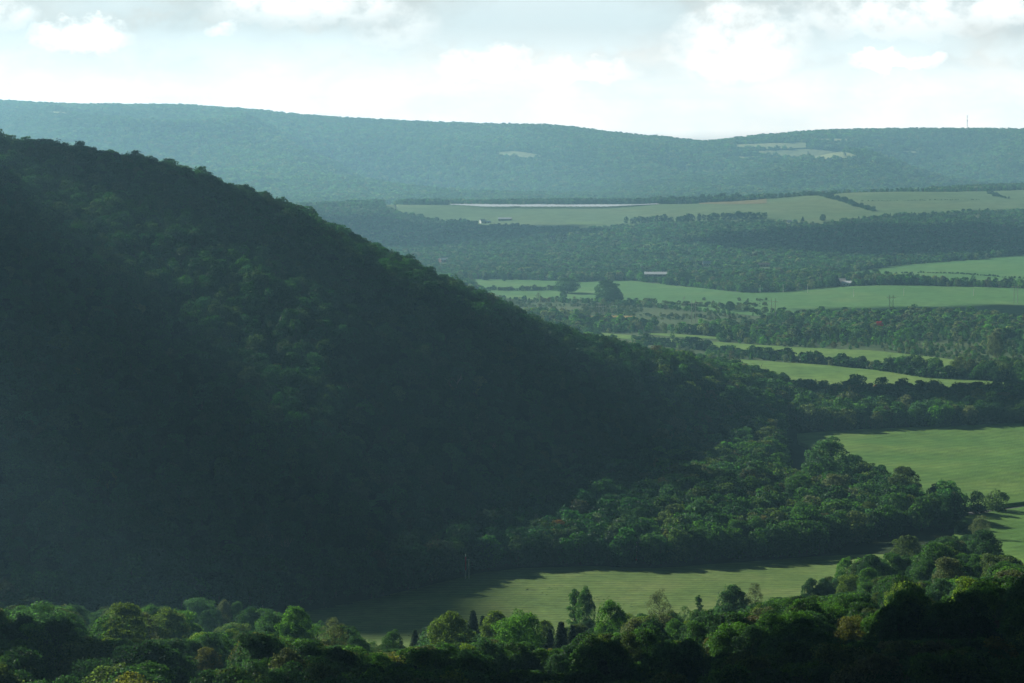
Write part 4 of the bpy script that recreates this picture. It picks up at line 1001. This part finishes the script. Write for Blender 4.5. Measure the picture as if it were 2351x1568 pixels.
hedge_row('field_hedge', 'row of dark trees along the back of the plateau left of the middle', [(560, 470), (900, 468), (1040, 467), (1300, 467), (1480, 466)], 7, (11, 17), T_DARK, P_FAR, 1.1)
hedge_row('field_hedge', 'taller clump of trees behind the right half of the solar panels', [(1300, 465), (1400, 465)], 5, (16, 26), T_DARK, P_FAR, 1.0)
hedge_row('field_hedge', 'clump of dark trees on the plateau right of the solar panels', [(1515, 468), (1600, 467), (1700, 461)], 6, (10, 22), T_DARK, P_FAR, 1.0)
hedge_row('field_hedge', 'dark tree row between hay strips on the valley floor', [(1480, 790), (1600, 802), (1700, 817), (1850, 832), (2000, 848), (2120, 866), (2351, 878)], 5.0, (5, 14), T_DARK)
hedge_row('field_hedge', 'dark line of trees along the lower edge of the plateau field', [(1440, 514), (1560, 512), (1650, 505), (1755, 503)], 8, (12, 18), T_DARK, P_FAR, 1.1)
hedge_row('field_hedge', 'yellow flowering weeds along the road by the cornfield', [(2105, 1175), (2140, 1178), (2190, 1180)], 1.6, (1.0, 2.0), T_GOLD, P_LOW, 1.3)
hedge_row('field_hedge', 'dark wood edge above the right plateau field', [(2120, 438), (2200, 436), (2351, 431), (2600, 418)], 6, (14, 24), T_DARK, P_FAR, 1.0)

# ------------------------------------------------------------------ dead and bare trees
for i, (U, Vb, hD) in enumerate([(1047, 925, 60), (1085, 985, 55), (1130, 1065, 48), (495, 760, 45), (800, 925, 50), (620, 1285, 60), (655, 1310, 70), (1750, 880, 50)]):
    x, y, z = at(U, Vb); h = hD * 1.25 / FD * y
    root = empty('dead_tree', (x, y, z), i * 1.3); d = bpy.data.objects.new('trunk', BARE[i % 3]); d.scale = (h, h, h); col_link(d, root)
    tag(root, ['bare pale dead tree highest on the shaded hillside right of the middle', 'slim bare dead tree below the pale one on the shaded hillside', 'thin bare stems low on the shaded hillside', 'bare grey tree on the upper left hillside',
               'bare grey tree in the middle of the dark hillside', 'tall bare tree in the dark wood near the plain pole', 'bare tree right of the plain pole in the dark wood', 'bare twiggy tree near the narrow hay field'][i], 'tree')

# ------------------------------------------------------------------ poles and masts
POLE = plain('weathered_pole_wood', (0.78, 0.76, 0.71), 0.85, nscale=3, namt=0.2)
REDP = plain('red_marker_wrap', (0.50, 0.05, 0.04), 0.6)
STEEL = plain('galvanised_steel', (0.55, 0.56, 0.56), 0.45, 0.6)
GREYPOLE = plain('silver_grey_pole', (0.34, 0.33, 0.31), 0.85, nscale=3, namt=0.2)
PALEW = plain('pale_crossarm_wood', (0.72, 0.66, 0.55), 0.7)
def utility_pole(U, Vb, hD, label, arm=2.4, red=None, twin=False, rz=0.1, r=0.32, arm_h=0.95):
    x, y, z = at(U, Vb); h = hD / FD * y
    root = empty('utility_pole', (x, y, z - 0.3), rz); tag(root, label, 'utility pole', None)
    MB().tube([(0, 0, 0), (0, 0, h / 2), (0, 0, h)], [r * 1.15, r, r * 0.8], 8).build('pole', POLE, root, True)
    if arm:
        a = MB().box((0, -0.2, h * arm_h), (arm, 0.14, 0.18)).build('crossarm', POLE, root)
        for s in (-0.45, 0, 0.45):
            MB().tube([(s * arm, -0.2, h * arm_h + .1), (s * arm, -0.2, h * arm_h + .45)], [0.07, 0.05], 6).build('insulator', STEEL, a)
    if red:
        MB().tube([(0, 0, h * red[0]), (0, 0, h * (red[0] + red[1]) / 2), (0, 0, h * red[1])], [r * 1.35] * 3, 8).build('marker_wrap', REDP, root, True)
    if twin:
        MB().tube([(1.6, 0.4, 0), (1.6, 0.4, h * .78)], [r, r * 0.75], 8).build('side_pole', POLE, root, True)
        MB().box((0.8, 0.2, h * .77), (2.6, 0.14, 0.18), 0.24).build('brace', POLE, root)
    return root
utility_pole(603, 1400, 60, 'plain grey utility pole before the dark woods left of the meadow')
utility_pole(1069, 1329, 60, 'twin utility pole with a red band standing at the back of the meadow', arm=0, red=(.36, .9), twin=True, r=.26)
utility_pole(1461, 1293, 52, 'single pole with a red band before the knoll wood', arm=0, red=(.15, .55), r=.26)
utility_pole(8, 1480, 36, 'dim utility pole with a crossarm at the far left edge', arm=3.0, arm_h=.85)
utility_pole(2155, 1203, 38, 'brown utility pole with a crossarm beside the country road', arm=2.6, arm_h=.9)
for U, Vb, hD, lb in ((1960, 682, 19, 'thin pole in the crop field right below the white house'), (2075, 680, 19, 'thin pole in the middle of the lit strip of the crop field'), (2235, 680, 18, 'thin pole in the shaded right part of the crop field'),
                      (1745, 674, 20, 'thin pole in front of the farm trees on the crop field edge'), (1798, 672, 20, 'thin pole with a small crossarm under the farm trees'), (1854, 673, 22, 'thin pole with a crossarm left of the white house')):
    utility_pole(U, Vb, hD, lb, arm=2.2, r=.24)
def h_frame(U, Vb, hD, rz, label):
    x, y, z = at(U, Vb); h = hD / FD * y
    root = empty('transmission_tower', (x, y, z - .3), rz); tag(root, label, 'power pylon', 'wooden H-frame pylons across the valley')
    sp = 2.3
    for s in (-1, 1): MB().tube([(s * sp, 0, 0), (s * sp, 0, h)], [0.34, 0.24], 8).build('leg', GREYPOLE, root, True)
    a = MB().box((0, -0.3, h * 0.86), (11.5, 0.3, 0.45)).build('crossarm', PALEW, root)
    for s in (-5.2, 0, 5.2): MB().tube([(s, -.3, h * .86), (s, -.3, h * .86 - 1.6)], [0.12, 0.1], 6).build('insulator', STEEL, a)
    for s in (-1, 1): MB().tube([(s * sp, 0, h * .45), (-s * sp, 0, h * .75)], [0.12, 0.12], 6).build('brace', GREYPOLE, root)
h_frame(1592, 740, 52, 0.18, 'H-frame pylon standing among bushes left of the middle crop field edge')
h_frame(1775, 738, 54, -0.05, 'tallest H-frame pylon at the near edge of the crop field')
h_frame(2046, 722, 46, 0.25, 'H-frame pylon rising over the pines below the crop field')
h_frame(2332, 697, 46, 0.0, 'H-frame pylon in the shaded crop field at the right edge')
h_frame(1134, 712, 40, 0.3, 'H-frame pylon half hidden where the field meets the hillside')
h_frame(1380, 740, 44, 0.0, 'H-frame pylon in the marsh below the tall spreading tree')
def mast(U, Vb, hD, label, wdt):
    x, y, z = at(U, Vb, ymin=6500, ymax=9800); h = hD / FD * y
    root = empty('radio_mast', (x, y, z)); tag(root, label, 'radio mast')
    mb = MB()
    for a in range(3):
        c, s = math.cos(a * 2.094), math.sin(a * 2.094); mb.tube([(c * wdt, s * wdt, 0), (c * wdt, s * wdt, h)], [.35, .3], 5)
    nseg = 16
    for k in range(nseg):
        for a in range(3):
            c, s, c2, s2 = math.cos(a * 2.094), math.sin(a * 2.094), math.cos((a + 1) * 2.094), math.sin((a + 1) * 2.094)
            mb.tube([(c * wdt, s * wdt, h * k / nseg), (c2 * wdt, s2 * wdt, h * (k + 1) / nseg)], [.2, .2], 4)
    mb.build('lattice', STEEL, root)
    for q in (.45, .7, .97): MB().box((wdt + 1.2, 0, h * q), (1.8, 1.8, 3)).build('antenna', PALEW, root)
mast(2220, 309, 44, 'tall thin radio mast on the far right ridge', 1.1)
mast(582, 266, 12, 'tiny mast on the far left ridge', .8)

# road sign
x, y, z = at(2214, 1186); root = empty('road_sign', (x, y, z), 0.2); tag(root, 'orange diamond warning sign beside the country road', 'road sign')
MB().tube([(0, 0, 0), (0, 0, 3.2)], [.06, .06], 6).build('post', STEEL, root)
sgn = MB().box((0, -0.1, 0), (1.3, 0.05, 1.3)).build('sign_panel', plain('orange_sign_sheeting', (0.75, 0.20, 0.02), .5), root); sgn.rotation_euler = (0, math.pi / 4, 0); sgn.location = (0, 0, 2.6)

# ------------------------------------------------------------------ buildings
WHITE = plain('white_siding', (0.84, 0.84, 0.82), .6, nscale=.5, namt=.06); GREYROOF = plain('grey_roof', (0.30, 0.31, 0.32), .6, nscale=.3, namt=.15)
METALROOF = plain('pale_metal_roof', (0.62, 0.66, 0.68), .5, .0); BARNW = plain('weathered_barn_boards', (0.13, 0.11, 0.09), .85, nscale=.4, namt=.2)
REDW = plain('faded_red_boards', (0.20, 0.10, 0.08), .85, nscale=.4, namt=.2); GLASS = plain('dark_window_glass', (0.03, 0.035, 0.04), .1, spec=.8); DOOR = plain('door_paint', (0.15, 0.16, 0.17), .6)
def gable(root, cx, cy, lx, ly, hw, hr, wm, rm, nwin=3, door=True):
    """walls with gable ends, overhanging roof, windows and a door; ridge along x"""
    a, b = lx / 2, ly / 2
    V_ = [(-a, -b, 0), (a, -b, 0), (a, b, 0), (-a, b, 0), (-a, -b, hw), (a, -b, hw), (a, b, hw), (-a, b, hw), (-a, 0, hw + hr), (a, 0, hw + hr)]
    V_ = np.array(V_, float) + (cx, cy, 0)
    wl = MB().add(V_, [(0, 1, 5, 4), (1, 2, 6, 5), (2, 3, 7, 6), (3, 0, 4, 7)], [(5, 6, 9), (7, 4, 8)]).build('wall', wm, root)
    o = .5; t = .18; rf = MB()
    for s in (-1, 1):
        k = hr / b
        P = [(-a - o, 0, hw + hr + .05), (a + o, 0, hw + hr + .05), (a + o, s * (b + o), hw - k * o + .05), (-a - o, s * (b + o), hw - k * o + .05)]
        P += [(p[0], p[1], p[2] + t) for p in P]
        rf.add(np.array(P) + (cx, cy, 0), [(0, 1, 2, 3), (7, 6, 5, 4), (0, 4, 5, 1), (1, 5, 6, 2), (2, 6, 7, 3), (3, 7, 4, 0)])
    rf.build('roof', rm, root)
    for i in range(nwin):
        px = cx - a + lx * (i + .7) / (nwin + .6)
        w_ = MB().box((px, cy - b - .03, hw * .55), (1.3, .08, 1.5)).build('window', WHITE, root)
        MB().box((px, cy - b - .085, hw * .55), (1.0, .04, 1.2)).build('pane', GLASS, w_)
    for s in (-1, 1):
        MB().box((cx + s * (a + .03), cy, hw * .6), (.08, 1.3, 1.4)).build('window', GLASS, root)
    if door: MB().box((cx + a * .75, cy - b - .04, 1.1), (1.2, .08, 2.2)).build('door', DOOR, root)
def building(name, U, Vb, label, specs, rz=0.0, cat='house', **kw):
    x, y, z = at(U, Vb, **kw); root = empty(name, (x, y, z), rz); tag(root, label, cat)
    for s in specs: gable(root, *s)
    return root
building('farm_house', 1936, 656, 'white farmhouse with a grey roof beside the lane at the crop field', [(-5, 5, 14, 10, 6, 3.6, WHITE, GREYROOF, 3), (6, -3, 12, 11, 4.4, 2.6, WHITE, METALROOF, 2)], -0.35)
building('long_barn', 1505, 636, 'long barn with a pale metal roof and dark board walls', [(0, 0, 32, 15, 4.5, 3.0, BARNW, METALROOF, 4)], -0.05, 'barn')
building('barn', 1018, 602, 'small barn with a bright pale roof near the hillside edge', [(0, 0, 14, 12, 4.5, 2.8, REDW, METALROOF, 2)], 0.5, 'barn')
building('shed', 1622, 611, 'farm shed with a pale roof among trees right of the long barn', [(0, 0, 14, 9, 4.5, 3, WHITE, METALROOF, 3)], 0.25, 'shed')
building('ranch_house', 1755, 612, 'low brown roofed house hidden between trees', [(0, 0, 20, 9, 3.2, 2.6, REDW, plain('brown_shingles', (.16, .12, .1), .85), 4)], 0.0)
building('farm_shed', 772, 470, 'white roofed shed in the far left woods', [(0, 0, 15, 10, 3, 2.2, WHITE, METALROOF, 3)], 0.1, 'shed')
building('cottage', 930, 469, 'tiny white cottage at the left end of the plateau field', [(0, 0, 8, 7, 4, 2.6, WHITE, METALROOF, 2)], 0.1)
building('farm_house', 1108, 513, 'pale farmhouse with a light roof below the solar panels', [(0, 0, 10, 9, 5, 3, WHITE, METALROOF, 2), (10, -4, 9, 7, 3, 2, WHITE, METALROOF, 1)], 0.4)
building('barn', 1160, 507, 'long low pale roofed barn right of the farmhouse below the solar panels', [(0, 0, 26, 10, 4, 2.6, REDW, METALROOF, 3)], -0.1, 'barn')
building('house', 1272, 550, 'grey roofed house in the slope woods', [(0, 0, 14, 9, 4, 3, WHITE, GREYROOF, 3)], 0.35)
building('house', 1297, 546, 'second small house right of the grey roofed one in the slope woods', [(0, 0, 9, 8, 4.5, 3, WHITE, GREYROOF, 2)], 0.5)
building('cottage', 1812, 513, 'small white cottage at the lower right of the plateau field', [(0, 0, 9, 7, 4, 2.4, WHITE, METALROOF, 2)], 0.0)

# ------------------------------------------------------------------ solar panels
PANEL = plain('solar_glass', (0.93, 0.95, 0.96), 0.5, 0.5, spec=0.9)  # near-white base puts the sky's glare on the glass into the colour
pan = MB().add([(-1, -1, 0), (1, -1, 0), (1, 1, 0), (-1, 1, 0), (-1, -1, .03), (1, -1, .03), (1, 1, .03), (-1, 1, .03)],
               [(0, 3, 2, 1), (4, 5, 6, 7), (0, 1, 5, 4), (1, 2, 6, 5), (2, 3, 7, 6), (3, 0, 4, 7)])
src = None; nrow = 0; nside = {}
for U in list(np.arange(1052, 1200, 14.5)) + list(np.arange(1206, 1492, 14.5)):
    f = min(1.0, (U - 1040) / 110) if U < 1200 else min(1.0, (1500 - U) / 80) * min(1, .5 + (U - 1200) / 60)
    Vn = 471.5 + 4.0 * f
    x, y, z = at(U, Vn); ln_ = 60 + 90 * f
    root = empty('solar_panel_row', (x, y, z), math.radians(52)); nrow += 1
    side = 'left' if U < 1200 else 'right'
    ni = nside.get(side, 0); nside[side] = ni + 1
    tag(root, (('leftmost' if ni == 0 else ORD[ni]) + ' row of pale panels' + ('' if ni == 0 else ' from the left') + ' in the %s solar array' % side), 'solar panels', 'rows of the %s solar array' % side)
    if src is None:
        tb = pan.build('panel_table', PANEL, root); po = MB()
        for q in (-.8, -.3, .3, .8): po.box((q, 0, -.5), (.012, .12, 1.0))
        ps = po.build('support', STEEL, root); src = (tb, ps)
    else:
        tb = src[0].copy(); ps = src[1].copy(); col_link(tb, root); col_link(ps, root)
    hgt = 3.2
    tb.scale = (ln_ / 2, 4.6, 1); tb.location = (ln_ / 2 * .2, 0, hgt); tb.rotation_euler = (math.radians(6), 0, 0)
    ps.scale = (ln_ / 2, 1, hgt); ps.location = (ln_ / 2 * .2, 0, hgt)

# ------------------------------------------------------------------ clouds: unseen banks added up the sun's side to shade land and near air
SHADE_CLOUDM = plain('shade_cloud_white', (0.85, 0.86, 0.88), 1.0, spec=0.0)
def cloud(px, py, rx, ry, rz=0.0, seed=0, alt=1300.0, th=45.0, ragged=0.3, square=1.0):
    """a lumpy flat bank placed so that its shade falls round (px,py)"""
    nu, nv = 120, 40
    u = np.linspace(0, 2 * math.pi, nu, endpoint=False); v_ = np.linspace(-math.pi / 2, math.pi / 2, nv)
    Ug, Vg = np.meshgrid(u, v_); cx_ = np.abs(np.cos(Vg)) ** 0.6 * np.sign(np.cos(Ug)) * np.abs(np.cos(Ug)) ** square; sy_ = np.abs(np.cos(Vg)) ** 0.6 * np.sign(np.sin(Ug)) * np.abs(np.sin(Ug)) ** square
    edge = 1 + ragged * fbm(np.cos(Ug) * 3 + 50 + seed, np.sin(Ug) * 3 + 9 * seed, 1.0, 4, seed)
    X = cx_ * rx * edge; Y = sy_ * ry * edge
    Zc = np.sin(Vg) * th * (1 + 0.9 * fbm(X + 1e4, Y + 1e4, 180, 4, seed + 3)) * np.where(Vg > 0, 1.3, 0.5)
    ca, sa = math.cos(rz), math.sin(rz)
    k = alt / math.tan(SUN_EL); cx, cy_ = px + k * math.sin(SUN_AZ), py + k * math.cos(SUN_AZ)
    V_ = np.stack([X * ca - Y * sa + cx, X * sa + Y * ca + cy_, Zc + alt], -1).reshape(-1, 3)
    id_ = np.arange(nu * nv).reshape(nv, nu)
    F = np.stack([id_[:-1], np.roll(id_, -1, 1)[:-1], np.roll(id_, -1, 1)[1:], id_[1:]], -1).reshape(-1, 4)
    o = bpy.data.objects.new('cloud', mesh_from('cloud', V_, F, [SHADE_CLOUDM], smooth=True)); tag(col_link(o), kind='structure')
cloud(0, -1825, 3500, 2000, 0, 1, ragged=0.04)  # added out of view to shade the near air and weaken its haze
cloud(345, 460, 300, 185, -.3, 2, ragged=0.15)  # added to shade the air in front of the hill
cloud(-425, 1215, 400, 200, -0.17, 9, ragged=0.06, square=0.55)  # added to keep the hill face and the air over it dark
cloud(32, 1362, 72, 50, 0, 10, ragged=0.15)  # added to shade a sunlit patch left on the hill
cloud(-170, 560, 160, 120, 0, 11, ragged=0.12)  # added to darken the trees at lower left
cloud(700, 4150, 330, 260, 0, 3)
cloud(540, 2850, 190, 80, 0.1, 5)
cloud(-420, 4480, 600, 280, 0, 6)
cloud(430, 1830, 190, 70, 0, 8)

# ------------------------------------------------------------------ haze
hz_ = MB().box((0, 6900, 0), (12000, 14800, 2)); P = hz_.V[0]
P[:, 2] = np.where(P[:, 2] > 0, float(Z.max()) + 60, min(float(Z.min()), float(gz.min())) - 2)
m, t = mat('haze_air'); pv = N(t, 'ShaderNodeVolumePrincipled'); pv.inputs['Color'].default_value = (0.39, 0.76, 1.0, 1)
pv.inputs['Density'].default_value = 1.0e-4; pv.inputs['Anisotropy'].default_value = 0.42
o_ = N(t, 'ShaderNodeOutputMaterial'); t.links.new(pv.outputs[0], o_.inputs['Volume'])
hb_ = hz_.build('haze', m); tag(hb_, kind='stuff')
